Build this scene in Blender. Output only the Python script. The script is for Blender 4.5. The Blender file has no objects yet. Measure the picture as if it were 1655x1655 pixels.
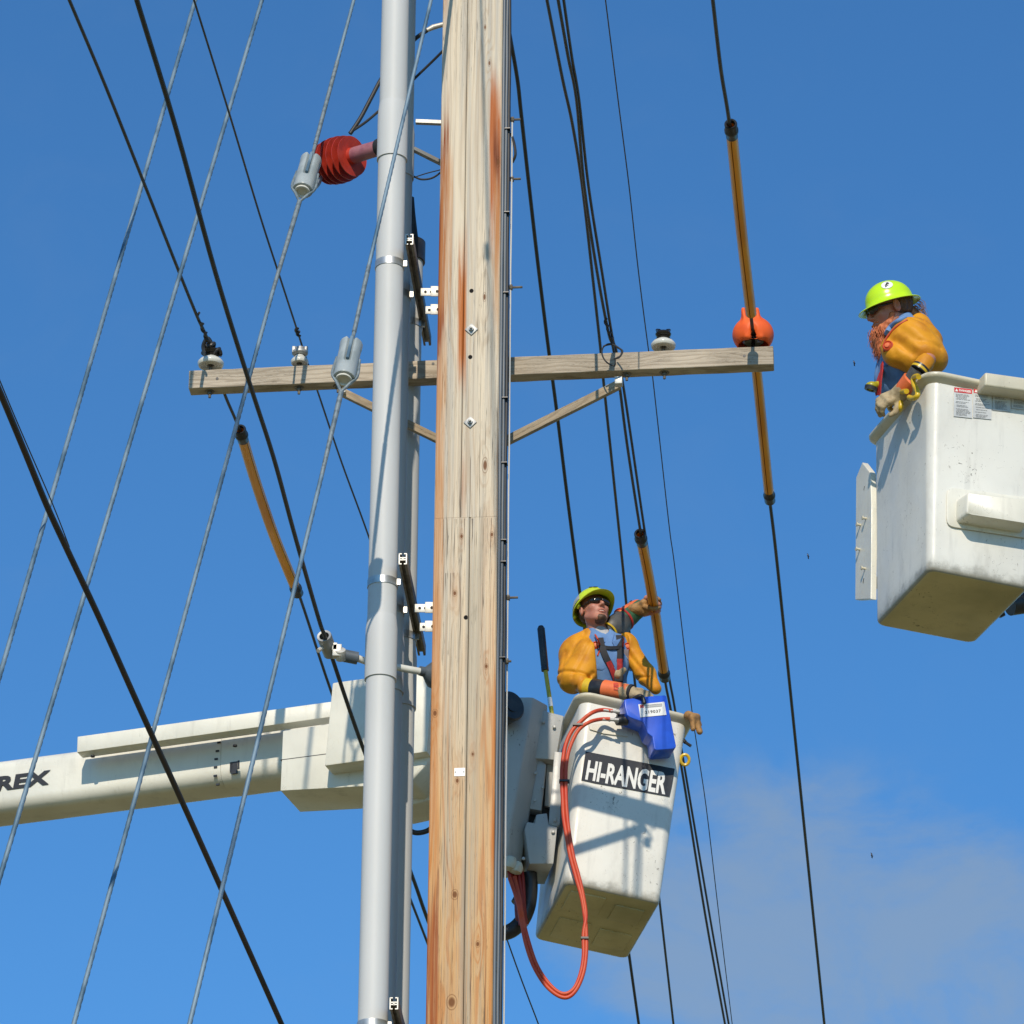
import bpy, bmesh, math, random
import numpy as np
from mathutils import Vector, Matrix
random.seed(7); rng = np.random.default_rng(7)
scene = bpy.context.scene
rad = math.radians

# ---------------------------------------------------------------- camera
PITCH, ROLL, FPX = rad(26), rad(-0.5), 7500.0
CAM = Vector((0, 0, 1.6))
_F = Vector((0, math.cos(PITCH), math.sin(PITCH)))
_R0 = Vector((1, 0, 0)); _U0 = _R0.cross(_F)
_R = _R0*math.cos(ROLL) - _U0*math.sin(ROLL)
_U = _U0*math.cos(ROLL) + _R0*math.sin(ROLL)
cd = bpy.data.cameras.new("camera"); cam = bpy.data.objects.new("camera", cd)
scene.collection.objects.link(cam)
cd.sensor_width = 36; cd.lens = FPX/1655*36; cd.clip_start = 0.5; cd.clip_end = 6000
cam.matrix_world = Matrix(((_R.x, _U.x, -_F.x, CAM.x), (_R.y, _U.y, -_F.y, CAM.y), (_R.z, _U.z, -_F.z, CAM.z), (0, 0, 0, 1)))
scene.camera = cam

# ---------------------------------------------------------------- light
SUN_EL, SUN_AZ = rad(33), rad(5)      # azimuth: degrees to the left of straight behind the camera
sun_dir = Vector((-math.sin(SUN_AZ)*math.cos(SUN_EL), -math.cos(SUN_AZ)*math.cos(SUN_EL), math.sin(SUN_EL)))
sd = bpy.data.lights.new("sun", 'SUN'); so = bpy.data.objects.new("sun", sd)
scene.collection.objects.link(so)
sd.energy = 3.9; sd.angle = rad(0.5); sd.color = (1.0, 0.88, 0.72)
so.rotation_euler = (-sun_dir).to_track_quat('-Z', 'Y').to_euler(); so.location = (0, 0, 40)
scene.view_settings.view_transform = 'Standard'; scene.view_settings.look = 'None'
scene.view_settings.exposure = 0.0; scene.view_settings.gamma = 1.0
scene.view_settings.use_curve_mapping = False

# ---------------------------------------------------------------- node expression helper
class NT:
    def __init__(s, tree): s.t = tree; s.n = tree.nodes; s.l = tree.links
    def put(s, sock, v):
        if isinstance(v, E): s.l.new(v.s, sock)
        elif isinstance(v, bpy.types.NodeSocket): s.l.new(v, sock)
        else:
            try: sock.default_value = v
            except Exception: sock.default_value = (*v, 1.0) if len(v) == 3 else v[:3]
    def math(s, op, a, b=0.0, c=0.0):
        n = s.n.new('ShaderNodeMath'); n.operation = op
        s.put(n.inputs[0], a); s.put(n.inputs[1], b); s.put(n.inputs[2], c)
        return E(s, n.outputs[0])
    def mix(s, fac, a, b, mode='MIX'):
        n = s.n.new('ShaderNodeMix'); n.data_type = 'RGBA'; n.blend_type = mode
        s.put(n.inputs[0], fac)
        for i, v in ((6, a), (7, b)):
            if isinstance(v, (tuple, list)) and len(v) == 3: v = (*v, 1.0)
            s.put(n.inputs[i], v)
        return E(s, n.outputs[2])
    def noise(s, vec, scale, detail=3.0, rough=0.5, dist=0.0):
        n = s.n.new('ShaderNodeTexNoise'); s.put(n.inputs['Vector'], vec)
        n.inputs['Scale'].default_value = scale; n.inputs['Detail'].default_value = detail
        n.inputs['Roughness'].default_value = rough; n.inputs['Distortion'].default_value = dist
        return E(s, n.outputs[0])
    def ramp(s, v, lo, hi, a=0.0, b=1.0):
        n = s.n.new('ShaderNodeMapRange'); n.interpolation_type = 'SMOOTHSTEP'
        s.put(n.inputs[0], v); n.inputs[1].default_value = lo; n.inputs[2].default_value = hi
        n.inputs[3].default_value = a; n.inputs[4].default_value = b
        return E(s, n.outputs[0])
    def comb(s, x, y, z):
        n = s.n.new('ShaderNodeCombineXYZ')
        for i, v in enumerate((x, y, z)): s.put(n.inputs[i], v)
        return E(s, n.outputs[0])
    def objc(s, kind='Object'):
        n = s.n.new('ShaderNodeTexCoord'); sp = s.n.new('ShaderNodeSeparateXYZ')
        s.l.new(n.outputs[kind], sp.inputs[0])
        return E(s, n.outputs[kind]), E(s, sp.outputs[0]), E(s, sp.outputs[1]), E(s, sp.outputs[2])
class E:
    def __init__(s, t, sock): s.t = t; s.s = sock
    def __add__(s, o): return s.t.math('ADD', s, o)
    __radd__ = __add__
    def __sub__(s, o): return s.t.math('SUBTRACT', s, o)
    def __rsub__(s, o): return s.t.math('SUBTRACT', o, s)
    def __mul__(s, o): return s.t.math('MULTIPLY', s, o)
    __rmul__ = __mul__
    def __truediv__(s, o): return s.t.math('DIVIDE', s, o)
    def abs(s): return s.t.math('ABSOLUTE', s)
    def sin(s): return s.t.math('SINE', s)
    def min(s, o): return s.t.math('MINIMUM', s, o)
    def max(s, o): return s.t.math('MAXIMUM', s, o)
    def pow(s, o): return s.t.math('POWER', s, o)

# ---------------------------------------------------------------- world: Nishita sky with a thin patch of cloud
w = bpy.data.worlds.new("World"); scene.world = w; w.use_nodes = True
T = NT(w.node_tree); w.node_tree.nodes.clear()
sky = T.n.new('ShaderNodeTexSky'); sky.sky_type = 'NISHITA'; sky.sun_disc = False
sky.sun_elevation = SUN_EL; sky.sun_rotation = math.atan2(sun_dir.x, sun_dir.y)
sky.altitude = 300; sky.air_density = 1.0; sky.dust_density = 0.4; sky.ozone_density = 2.2
_, wx, wy, wz = T.objc('Generated')
az = wx/wy; el = wz/wy                                  # tangents of azimuth and elevation ahead of the camera
cv = T.comb(az*1.0, el*1.3, 0.3)
cn = T.noise(cv, 21.0, 7.0, 0.60, 0.6)
cn2 = T.noise(cv, 60.0, 5.0, 0.6, 0.2)
ax_ = (az-0.078)*0.93+(el-0.375)*-0.36; ay_ = (az-0.078)*0.36+(el-0.375)*0.93; d1_ = (ax_*11.5).abs().pow(2.0) + (ay_*19.0).abs().pow(2.0)
blob = T.ramp(d1_, 0.0, 1.3, 1.0, 0.0)
ahead = T.ramp(wy, 0.2, 0.5)
cl = T.ramp((cn*0.72+cn2*0.28) + blob*0.30 - 0.19, 0.33, 0.70)*T.ramp(blob, 0.0, .75)*ahead
cl2 = T.ramp(cn + cn2*0.25, 0.62, 0.95)*0.35*ahead
skyc = T.mix(1.0, E(T, sky.outputs[0]), (0.60, 1.25, 1.74), 'MULTIPLY')
final = T.mix(T.math('MINIMUM', cl*0.58+cl2*0.10, 0.8), skyc, (3.5, 4.4, 5.3))
bg = T.n.new('ShaderNodeBackground'); T.put(bg.inputs[0], final); bg.inputs[1].default_value = 0.085
wo = T.n.new('ShaderNodeOutputWorld'); T.l.new(bg.outputs[0], wo.inputs[0])

# ---------------------------------------------------------------- pixel -> point helpers (1655 px photograph)
def ray(px, py): return _F + _R*((px-827.5)/FPX) - _U*((py-827.5)/FPX)
def at(px, py, Y):
    d = ray(px, py); return CAM + d*(Y/d.y)
def along(px, py, P0, s):             # point on the ray whose height follows slope s away from P0
    d = ray(px, py); t = (P0.z-CAM.z + s*(CAM.y-P0.y))/(d.z - s*d.y); return CAM + d*t
def hit(px, py, P0, n):
    d = ray(px, py); return CAM + d*((P0-CAM).dot(n)/d.dot(n))
def mpp(Y): return Y/0.8988/FPX      # metres per photo pixel at depth Y

# ---------------------------------------------------------------- object helpers
W = {}
def link(o, parent=None, M=None):
    M = M or Matrix.Identity(4)
    scene.collection.objects.link(o)
    if parent is not None:
        o.parent = parent; o.matrix_basis = W[parent.name].inverted() @ M
    else: o.matrix_basis = M
    W[o.name] = M
    return o
def tag(o, label=None, cat=None, group=None, kind=None):
    for k, v in (('label', label), ('category', cat), ('group', group), ('kind', kind)):
        if v: o[k] = v
    return o
def thing(name, label, cat, loc, group=None):
    o = bpy.data.objects.new(name, None); o.empty_display_size = 0.2
    link(o, None, Matrix.Translation(Vector(loc))); return tag(o, label, cat, group)
def mesh_obj(name, verts, faces, mat, parent=None, smooth=True, mats=None, fm=None, M=None, auto=None):
    """verts in world space (M None: origin moved to their centre) or in the frame M"""
    vs = [Vector(v) for v in verts]
    if M is None:
        c = sum(vs, Vector())/len(vs); M = Matrix.Translation(c); vs = [v-c for v in vs]
    me = bpy.data.meshes.new(name); me.from_pydata([tuple(v) for v in vs], [], [tuple(int(i) for i in f) for f in faces])
    for m in (mats or [mat]): me.materials.append(m)
    me.polygons.foreach_set('use_smooth', [smooth]*len(me.polygons))
    if fm: me.polygons.foreach_set('material_index', fm)
    bm = bmesh.new(); bm.from_mesh(me); bmesh.ops.recalc_face_normals(bm, faces=bm.faces); bm.to_mesh(me); bm.free()
    if auto is not None: me.set_sharp_from_angle(angle=rad(auto))
    me.update()
    return link(bpy.data.objects.new(name, me), parent, M)
class MB:
    def __init__(s): s.v = []; s.f = []; s.m = []
    def add(s, v, f, mi=0):
        b = len(s.v); s.v += [Vector(a) for a in v]; s.f += [[i+b for i in q] for q in f]; s.m += [mi]*len(f); return s
    def tube(s, pts, r, n=10, cap=True, mi=0, phase=0.0):
        pts = [Vector(p) for p in pts]; rs = r if isinstance(r, (list, tuple, np.ndarray)) else [r]*len(pts)
        T0 = (pts[1]-pts[0]).normalized(); ref = Vector((0, 0, 1)) if abs(T0.z) < .9 else Vector((1, 0, 0))
        a = T0.cross(ref).normalized(); v = []
        for i, p in enumerate(pts):
            t = (pts[min(i+1, len(pts)-1)]-pts[max(i-1, 0)]).normalized()
            a = (a - t*a.dot(t)).normalized(); b = t.cross(a)
            for k in range(n):
                an = 2*math.pi*k/n+phase; v.append(p + (a*math.cos(an)+b*math.sin(an))*rs[i])
        f = [[i*n+k, i*n+(k+1) % n, (i+1)*n+(k+1) % n, (i+1)*n+k] for i in range(len(pts)-1) for k in range(n)]
        if cap: f += [list(range(n))[::-1], [(len(pts)-1)*n+k for k in range(n)]]
        return s.add(v, f, mi)
    def box(s, c, ax, size, mi=0):
        c = Vector(c); v = []
        for x in (-.5, .5):
            for y in (-.5, .5):
                for z in (-.5, .5): v.append(c + ax[0]*(x*size[0]) + ax[1]*(y*size[1]) + ax[2]*(z*size[2]))
        return s.add(v, [[0, 1, 3, 2], [4, 6, 7, 5], [0, 4, 5, 1], [2, 3, 7, 6], [0, 2, 6, 4], [1, 5, 7, 3]], mi)
    def lathe(s, O, axis, prof, n=24, mi=0):
        """prof: (height along axis, radius)"""
        O = Vector(O); t = Vector(axis).normalized(); ref = Vector((0, 0, 1)) if abs(t.z) < .9 else Vector((1, 0, 0))
        a = t.cross(ref).normalized(); b = t.cross(a); v = []
        for h, r in prof:
            for k in range(n):
                an = 2*math.pi*k/n; v.append(O + t*h + (a*math.cos(an)+b*math.sin(an))*max(r, 1e-5))
        f = [[i*n+k, i*n+(k+1) % n, (i+1)*n+(k+1) % n, (i+1)*n+k] for i in range(len(prof)-1) for k in range(n)]
        return s.add(v, f, mi)
    def prism(s, poly, off, mi=0):
        poly = [Vector(p) for p in poly]; n = len(poly); off = Vector(off)
        return s.add(poly+[p+off for p in poly], [list(range(n)), list(range(n, 2*n))[::-1]] + [[k, (k+1) % n, n+(k+1) % n, n+k] for k in range(n)], mi)
    def build(s, name, mat, parent=None, smooth=True, bevel=0.0, seg=2, auto=40, mats=None, M=None, sub=0):
        vs = s.v
        o = mesh_obj(name, vs, s.f, mat, parent, smooth, mats, s.m if mats else None, M)
        if bevel:
            bm = bmesh.new(); bm.from_mesh(o.data)
            es = [e for e in bm.edges if len(e.link_faces) == 2 and e.calc_face_angle(0) > rad(30)]
            bmesh.ops.bevel(bm, geom=es, offset=bevel, segments=seg, profile=0.5, affect='EDGES', clamp_overlap=True)
            bm.to_mesh(o.data); bm.free()
            o.data.polygons.foreach_set('use_smooth', [smooth]*len(o.data.polygons))
        if auto is not None and smooth: o.data.set_sharp_from_angle(angle=rad(auto))
        return o
def cat(pts, n=8):
    """Catmull-Rom through points"""
    P = [Vector(p) for p in pts]; P = [P[0]*2-P[1]]+P+[P[-1]*2-P[-2]]; out = []
    for i in range(1, len(P)-2):
        for k in range(n):
            t = k/n; a, b, c, d = P[i-1], P[i], P[i+1], P[i+2]
            out.append(0.5*((2*b)+(c-a)*t+(2*a-5*b+4*c-d)*t*t+(3*b-a-3*c+d)*t**3))
    return out+[P[-2].copy()]
X, Y_, Z = Vector((1, 0, 0)), Vector((0, 1, 0)), Vector((0, 0, 1))

# ---------------------------------------------------------------- signed-distance modelling (organic shapes)
def V3(v): return np.array(tuple(v), dtype=np.float32)
def sd_cap(a, b, ra, rb):
    a, b = V3(a), V3(b); ab = b-a; L2 = float(ab@ab)+1e-9
    def f(P):
        t = np.clip(((P-a)@ab)/L2, 0, 1); d = P-a-t[:, None]*ab
        return np.sqrt((d*d).sum(1)) - (ra+(rb-ra)*t)
    return f
def sd_ell(c, r, Rm=None):
    c, r = V3(c), np.array(r, dtype=np.float32); M = None if Rm is None else np.array(Rm.to_3x3(), dtype=np.float32)
    def f(P):
        q = P-c
        if M is not None: q = q@M
        k0 = np.sqrt(((q/r)**2).sum(1)); k1 = np.sqrt(((q/(r*r))**2).sum(1))+1e-9
        return k0*(k0-1)/k1
    return f
def sd_box(c, h, rnd, Rm=None):
    c, h = V3(c), np.array(h, dtype=np.float32)-rnd; M = None if Rm is None else np.array(Rm.to_3x3(), dtype=np.float32)
    def f(P):
        q = P-c
        if M is not None: q = q@M
        q = np.abs(q)-h
        return np.sqrt((np.maximum(q, 0)**2).sum(1))+np.minimum(q.max(1), 0)-rnd
    return f
def un(fs, k=0.02):
    def f(P):
        d = fs[0](P)
        for g in fs[1:]:
            e = g(P); h = np.clip(0.5+0.5*(e-d)/k, 0, 1) if k > 0 else None
            d = np.minimum(d, e) if k <= 0 else e*(1-h)+d*h-k*h*(1-h)
        return d
    return f
def cut(f0, g, k=0.0):
    def f(P):
        a, b = f0(P), -g(P)
        if k <= 0: return np.maximum(a, b)
        h = np.clip(0.5-0.5*(b-a)/k, 0, 1); return b*(1-h)+a*h+k*h*(1-h)
    return f
def inter(f0, g): return lambda P: np.maximum(f0(P), g(P))
def half(p, n):
    p, n = V3(p), V3(Vector(n).normalized()); return lambda P: (P-p)@n
def off(f0, r): return lambda P: f0(P)-r
def wob(f0, amp, fr, seed=0):
    r = np.random.default_rng(seed); D = r.normal(size=(6, 3)); D /= np.linalg.norm(D, axis=1)[:, None]; ph = r.uniform(0, 6.3, 6); q = fr*r.uniform(.6, 1.6, 6)
    def f(P):
        s = 0
        for i in range(6): s = s + np.sin((P@D[i].astype(np.float32))*q[i]+ph[i])
        return f0(P)+amp*s/2.4
    return f
def xf(f0, M):
    """evaluate f0 in the local frame M (rigid + uniform scale)"""
    sc_ = M.to_scale()[0]; Mi = np.array(M.inverted(), dtype=np.float32)
    return lambda P: f0(P@Mi[:3, :3].T+Mi[:3, 3])*sc_
def sdf_mesh(name, f, lo, hi, h, mat, parent=None):
    lo = np.array(lo, dtype=np.float32); hi = np.array(hi, dtype=np.float32)
    n = np.ceil((hi-lo)/h).astype(int)+2
    ax = [lo[i]-h+h*np.arange(n[i], dtype=np.float32) for i in range(3)]
    Bk = 8; nb = -(-n//Bk); n = nb*Bk; ax = [lo[i]-h+h*np.arange(n[i], dtype=np.float32) for i in range(3)]
    cc = [a_.reshape(-1, Bk).mean(1) for a_ in ax]; gx, gy, gz = np.meshgrid(*cc, indexing='ij')
    cp = np.stack([gx.ravel(), gy.ravel(), gz.ravel()], 1).astype(np.float32); cdist = f(cp).astype(np.float32)
    G = np.repeat(np.repeat(np.repeat(cdist.reshape(tuple(nb)), Bk, 0), Bk, 1), Bk, 2)
    near = np.abs(cdist) < h*Bk*0.87*1.9+0.012; bi = np.argwhere(near.reshape(tuple(nb)))
    o_ = np.arange(Bk, dtype=np.float32)*h; lx, ly, lz = np.meshgrid(o_, o_, o_, indexing='ij'); lp = np.stack([lx.ravel(), ly.ravel(), lz.ravel()], 1)
    for s0 in range(0, len(bi), 400):
        q = bi[s0:s0+400]; org = (lo-h+q*(Bk*h)).astype(np.float32)
        d = f((org[:, None, :]+lp[None]).reshape(-1, 3).astype(np.float32)).reshape(len(q), Bk, Bk, Bk)
        for j, (a_, b_, c_) in enumerate(q): G[a_*Bk:(a_+1)*Bk, b_*Bk:(b_+1)*Bk, c_*Bk:(c_+1)*Bk] = d[j]
    G[0] = G[-1] = 1; G[:, 0] = G[:, -1] = 1; G[:, :, 0] = G[:, :, -1] = 1
    S = G < 0; C = [slice(0, -1), slice(1, None)]
    cnt = sum(S[C[a], C[b], C[c]].astype(np.int8) for a in (0, 1) for b in (0, 1) for c in (0, 1))
    act = (cnt > 0) & (cnt < 8); idx = -np.ones(act.shape, dtype=np.int64); cells = np.argwhere(act); idx[act] = np.arange(len(cells))
    acc = np.zeros((len(cells), 3)); num = np.zeros(len(cells))
    ci, cj, ck = cells.T
    cor = [(a, b, c) for a in (0, 1) for b in (0, 1) for c in (0, 1)]
    for p in cor:
        for d in range(3):
            if p[d]: continue
            q = list(p); q[d] = 1
            a = G[ci+p[0], cj+p[1], ck+p[2]]; b = G[ci+q[0], cj+q[1], ck+q[2]]
            m = (a < 0) != (b < 0); t = np.where(m, a/(a-b+1e-12), 0)
            v = np.tile(np.array(p, float), (len(cells), 1)); v[:, d] += t
            acc[m] += v[m]; num[m] += 1
    V = (cells+acc/num[:, None])*h+(lo-h)
    F = []
    for d in range(3):
        u, v_ = (d+1) % 3, (d+2) % 3
        sl0 = [slice(1, -1)]*3; sl1 = [slice(1, -1)]*3
        sl0[d] = slice(0, -1); sl1[d] = slice(1, None)
        A = S[tuple(sl0)]; B = S[tuple(sl1)]; e = np.argwhere(A != B)
        if len(e) == 0: continue
        pos = e+1; pos[:, d] = e[:, d]
        sgn = A[tuple(e.T)]
        def cell(du, dv):
            q = pos.copy(); q[:, u] += du; q[:, v_] += dv; return idx[tuple(q.T)]
        quad = np.stack([cell(-1, -1), cell(0, -1), cell(0, 0), cell(-1, 0)], 1)
        quad[~sgn] = quad[~sgn][:, ::-1]; F.append(quad)
    if not F: print('EMPTY SDF', name); return None
    F = np.concatenate(F)
    c = V.mean(0)
    me = bpy.data.meshes.new(name); me.from_pydata((V-c).tolist(), [], F.tolist())
    me.materials.append(mat); me.polygons.foreach_set('use_smooth', [True]*len(me.polygons)); me.update()
    return link(bpy.data.objects.new(name, me), parent, Matrix.Translation(Vector(c.tolist())))

# ---------------------------------------------------------------- materials
def newmat(name):
    m = bpy.data.materials.new(name); m.use_nodes = True; t = NT(m.node_tree)
    return m, t, m.node_tree.nodes['Principled BSDF']
def simple(name, col, rough=0.5, metal=0.0, c2=None, scale=8.0, lo=0.4, hi=0.65, bump=0.0, bscale=40.0, stretch=(1, 1, 1), spec=0.5, detail=4.0, rvar=0.1, sss=0.0):
    m, t, b = newmat(name); o, x, y, z = t.objc()
    v = t.comb(x*stretch[0], y*stretch[1], z*stretch[2])
    n = t.noise(v, scale, detail, 0.55)
    c2 = c2 or tuple(c*0.82 for c in col)
    t.put(b.inputs['Base Color'], t.mix(t.ramp(n, lo, hi), col, c2))
    t.put(b.inputs['Roughness'], t.math('ADD', n*rvar, rough-rvar*0.5))
    b.inputs['Metallic'].default_value = metal
    b.inputs['Specular IOR Level'].default_value = spec
    if sss:
        b.inputs['Subsurface Weight'].default_value = sss; b.inputs['Subsurface Scale'].default_value = 0.01
    if bump:
        bn = t.n.new('ShaderNodeBump'); bn.inputs['Strength'].default_value = bump; bn.inputs['Distance'].default_value = 0.01
        t.put(bn.inputs['Height'], t.noise(v, bscale, 4.0, 0.6)); t.l.new(bn.outputs[0], b.inputs['Normal'])
    return m
def glassfibre(name, base, dirt=(0.12, 0.11, 0.075), scuff=0.5, seed=0.0, low=None, c2=None):
    """painted fibreglass with stains, scuffs and (below local height low) a worn dirty edge"""
    m, t, b = newmat(name); o, x, y, z = t.objc()
    v = t.comb(x+seed, y, z); vs = t.comb(x*1.0+seed, y, z*0.35)
    tone = t.mix(t.ramp(t.noise(v, 2.2, 4), 0.35, 0.7), base, c2 or tuple(c*0.86 for c in base))
    st = (t.ramp(t.noise(vs, 9.0, 6, 0.62), 0.52, 0.76)*0.45+t.ramp(t.noise(t.comb(x*3.0+seed, y*3.0, z*.35), 7.0, 5, 0.6), 0.55, 0.75)*0.30).min(.7)
    col = t.mix(st, tone, tuple(c*0.62 for c in base))
    sc1 = t.ramp(t.noise(v, 38.0, 3, 0.5, 1.4), 0.64, 0.71)*t.ramp(t.noise(v, 3.0, 2), 0.52, 0.66)*scuff
    sc2 = (t.ramp(t.noise(v, 95.0, 2, 0.5), 0.725, 0.75)*.6+t.ramp((t.noise(t.comb(x*2.0+seed, y*2.0+5.0, z), 11.0, 3, .5, .6)-.5).abs(), 0.0, .006, 1.0, 0.0)*t.ramp(t.noise(v, 7.0, 2), .60, .66)*.8)*scuff
    col = t.mix((sc1+sc2).min(0.85), col, dirt)
    if low is not None:
        wv = z + (t.noise(v, 14.0, 5, 0.65)-0.5)*0.14
        col = t.mix(t.ramp(wv, low, low+0.075, 0.62, 0.0), col, dirt)
    t.put(b.inputs['Base Color'], col); t.put(b.inputs['Roughness'], t.ramp(t.noise(v, 6, 4), 0.3, 0.7, 0.32, 0.5))
    bn = t.n.new('ShaderNodeBump'); bn.inputs['Strength'].default_value = 0.12; bn.inputs['Distance'].default_value = 0.01
    t.put(bn.inputs['Height'], t.noise(v, 22.0, 5)); t.l.new(bn.outputs[0], b.inputs['Normal'])
    return m
M = {}
M['ground'] = simple('dry_grass_ground', (0.27, 0.225, 0.10), 0.95, c2=(0.18, 0.16, 0.065), scale=0.6, bump=0.4, bscale=6)
M['pvc'] = simple('grey_pvc', (0.56, 0.565, 0.55), 0.52, spec=.3, c2=(0.50, 0.51, 0.50), scale=3.0, stretch=(1, 1, .25), lo=.3, hi=.75)
M['galv'] = simple('galvanised_steel', (0.36, 0.37, 0.36), 0.5, 0.45, c2=(0.34, 0.34, 0.33), scale=30, bump=.1)
M['bracket'] = simple('zinc_bracket', (0.56, 0.55, 0.50), 0.45, 0.25, c2=(0.55, 0.53, 0.48), scale=25)
M['strut'] = simple('weathered_strut', (0.20, 0.18, 0.14), 0.5, 0.5, c2=(0.12, 0.10, 0.08), scale=18)
M['band'] = simple('stainless_band', (0.55, 0.55, 0.52), 0.38, 0.7, c2=(0.42, 0.42, 0.40), scale=12)
M['cable'] = simple('black_cable', (0.018, 0.019, 0.021), 0.55, c2=(0.03, 0.03, 0.03), scale=12)
M['conductor'] = simple('weathered_conductor', (0.045, 0.048, 0.05), 0.5, 0.3, c2=(0.07, 0.065, 0.06), scale=9)
M['telecom'] = simple('telecom_cable', (0.028, 0.020, 0.017), 0.6, c2=(0.045, 0.028, 0.022), scale=5)
M['guy'] = simple('guy_strand_steel', (0.22, 0.31, 0.37), 0.5, 0.3, c2=(0.08, 0.15, 0.21), scale=7, stretch=(1, 1, .3))  # blue in the base colour imitates reflected sky
M['preform'] = simple('preformed_grip_steel', (0.22, 0.27, 0.29), 0.5, 0.3, c2=(0.12, 0.16, 0.18), scale=30)
M['rubber'] = simple('black_rubber', (0.016, 0.016, 0.018), 0.38, c2=(0.03, 0.03, 0.03), scale=14)
M['porcelain'] = simple('pale_porcelain', (0.66, 0.66, 0.60), 0.16, c2=(0.56, 0.56, 0.5), scale=9)
M['strain'] = simple('grey_glazed_strain', (0.36, 0.40, 0.40), 0.3, c2=(0.27, 0.31, 0.31), scale=9)
M['glaze'] = simple('dark_glaze', (0.02, 0.018, 0.016), 0.15)
M['red_poly'] = simple('red_polymer', (0.46, 0.040, 0.022), 0.42, c2=(0.33, 0.028, 0.016), scale=14)
M['pink_rod'] = simple('faded_pink_rod', (0.36, 0.14, 0.16), 0.5, c2=(0.28, 0.10, 0.13), scale=14)
M['hose'] = simple('orange_line_hose', (0.84, 0.345, 0.010), 0.38, c2=(0.70, 0.26, 0.008), scale=6, stretch=(1, .3, .3))
M['hood'] = simple('orange_insulator_hood', (0.86, 0.13, 0.025), 0.55, spec=.3, c2=(0.74, 0.10, 0.02), scale=10)
M['sleeve'] = simple('amber_rubber_sleeve', (0.66, 0.285, 0.012), 0.58, spec=.3, c2=(0.52, 0.20, 0.010), scale=9, bump=.22, bscale=30)
M['edge_red'] = simple('red_rubber_edge', (0.55, 0.07, 0.02), 0.5)
M['yellow'] = simple('yellow_plastic', (0.68, 0.45, 0.02), 0.35, c2=(0.55, 0.36, 0.02), scale=15)
M['orange'] = simple('orange_glove_rubber', (0.78, 0.17, 0.05), 0.5, c2=(0.66, 0.14, 0.04), scale=15)
M['leather'] = simple('tan_leather', (0.42, 0.33, 0.19), 0.75, c2=(0.30, 0.22, 0.12), scale=22, bump=.3, bscale=60)
M['leather2'] = simple('brown_leather', (0.36, 0.19, 0.06), 0.7, c2=(0.16, 0.09, 0.035), scale=20, bump=.3, bscale=60)
M['green'] = simple('green_gauntlet', (0.035, 0.13, 0.065), 0.7, c2=(0.02, 0.08, 0.04), scale=30)
M['greyrub'] = simple('grey_rubber_cuff', (0.085, 0.085, 0.08), 0.5, c2=(0.05, 0.05, 0.05), scale=15)
M['shirt'] = simple('blue_work_shirt', (0.135, 0.26, 0.50), 0.85, c2=(0.085, 0.18, 0.38), scale=7, bump=.25, bscale=14, lo=.35, hi=.7)
M['tee'] = simple('grey_undershirt', (0.45, 0.45, 0.46), 0.9)
M['jeans'] = simple('dark_work_trousers', (0.04, 0.07, 0.13), 0.9, bump=.2)
M['skin'] = simple('skin', (0.50, 0.22, 0.145), 0.5, c2=(0.42, 0.16, 0.11), scale=14, lo=.35, hi=.7, sss=.08)
M['lips'] = simple('lips', (0.42, 0.13, 0.10), 0.45)
M['teeth'] = simple('teeth', (0.7, 0.66, 0.58), 0.3)
M['hair'] = simple('brown_hair', (0.10, 0.05, 0.022), 0.6, c2=(0.05, 0.025, 0.012), scale=60, stretch=(1, 1, .2), bump=.4, bscale=120)
M['ginger'] = simple('ginger_beard', (0.62, 0.20, 0.075), 0.7, c2=(0.42, 0.11, 0.04), scale=50, stretch=(1, 1, .3), bump=.5, bscale=110)
M['fair'] = simple('fair_hair', (0.36, 0.19, 0.075), 0.55, c2=(0.18, 0.08, 0.03), scale=70, stretch=(1, 1, .2), bump=.5, bscale=110)
M['lime'] = simple('lime_helmet', (0.50, 0.78, 0.012), 0.25, c2=(0.45, 0.70, 0.012), scale=5)
M['lime2'] = simple('worn_lime_helmet', (0.58, 0.74, 0.02), 0.32, c2=(0.50, 0.60, 0.03), scale=9)
M['reflect'] = simple('silver_reflective_tape', (0.45, 0.46, 0.42), 0.4, c2=(0.32, 0.33, 0.30), scale=30)
M['white'] = simple('white_sticker', (0.80, 0.80, 0.78), 0.4, c2=(0.74, 0.74, 0.72), scale=20)
M['ink'] = simple('black_ink', (0.015, 0.015, 0.018), 0.5)
M['decal'] = simple('black_decal', (0.016, 0.018, 0.022), 0.45, c2=(0.05, 0.05, 0.05), scale=60, lo=.62, hi=.7)
M['letter'] = simple('white_lettering', (0.74, 0.74, 0.70), 0.5, c2=(0.5, 0.5, 0.47), scale=40, lo=.58, hi=.72)
M['red_ink'] = simple('red_print', (0.62, 0.03, 0.035), 0.5)
M['grey_ink'] = simple('grey_small_print', (0.22, 0.23, 0.23), 0.6)
M['paper'] = simple('silver_label', (0.58, 0.60, 0.60), 0.5)
M['lens'] = simple('dark_lens', (0.008, 0.008, 0.012), 0.06, spec=.8)
M['harness_red'] = simple('red_webbing', (0.42, 0.02, 0.018), 0.75, c2=(0.3, .015, .015), scale=50)
M['harness_black'] = simple('black_webbing', (0.014, 0.016, 0.022), 0.75)
M['blue'] = simple('blue_plastic_holster', (0.022, 0.10, 0.62), 0.32, c2=(0.018, 0.08, 0.52), scale=9)
M['red_hose'] = simple('orange_hydraulic_hose', (0.58, 0.075, 0.022), 0.5, c2=(0.55, 0.05, 0.018), scale=8)
M['dark_red_hose'] = simple('dark_red_hose', (0.28, 0.02, 0.014), 0.45)
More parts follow.
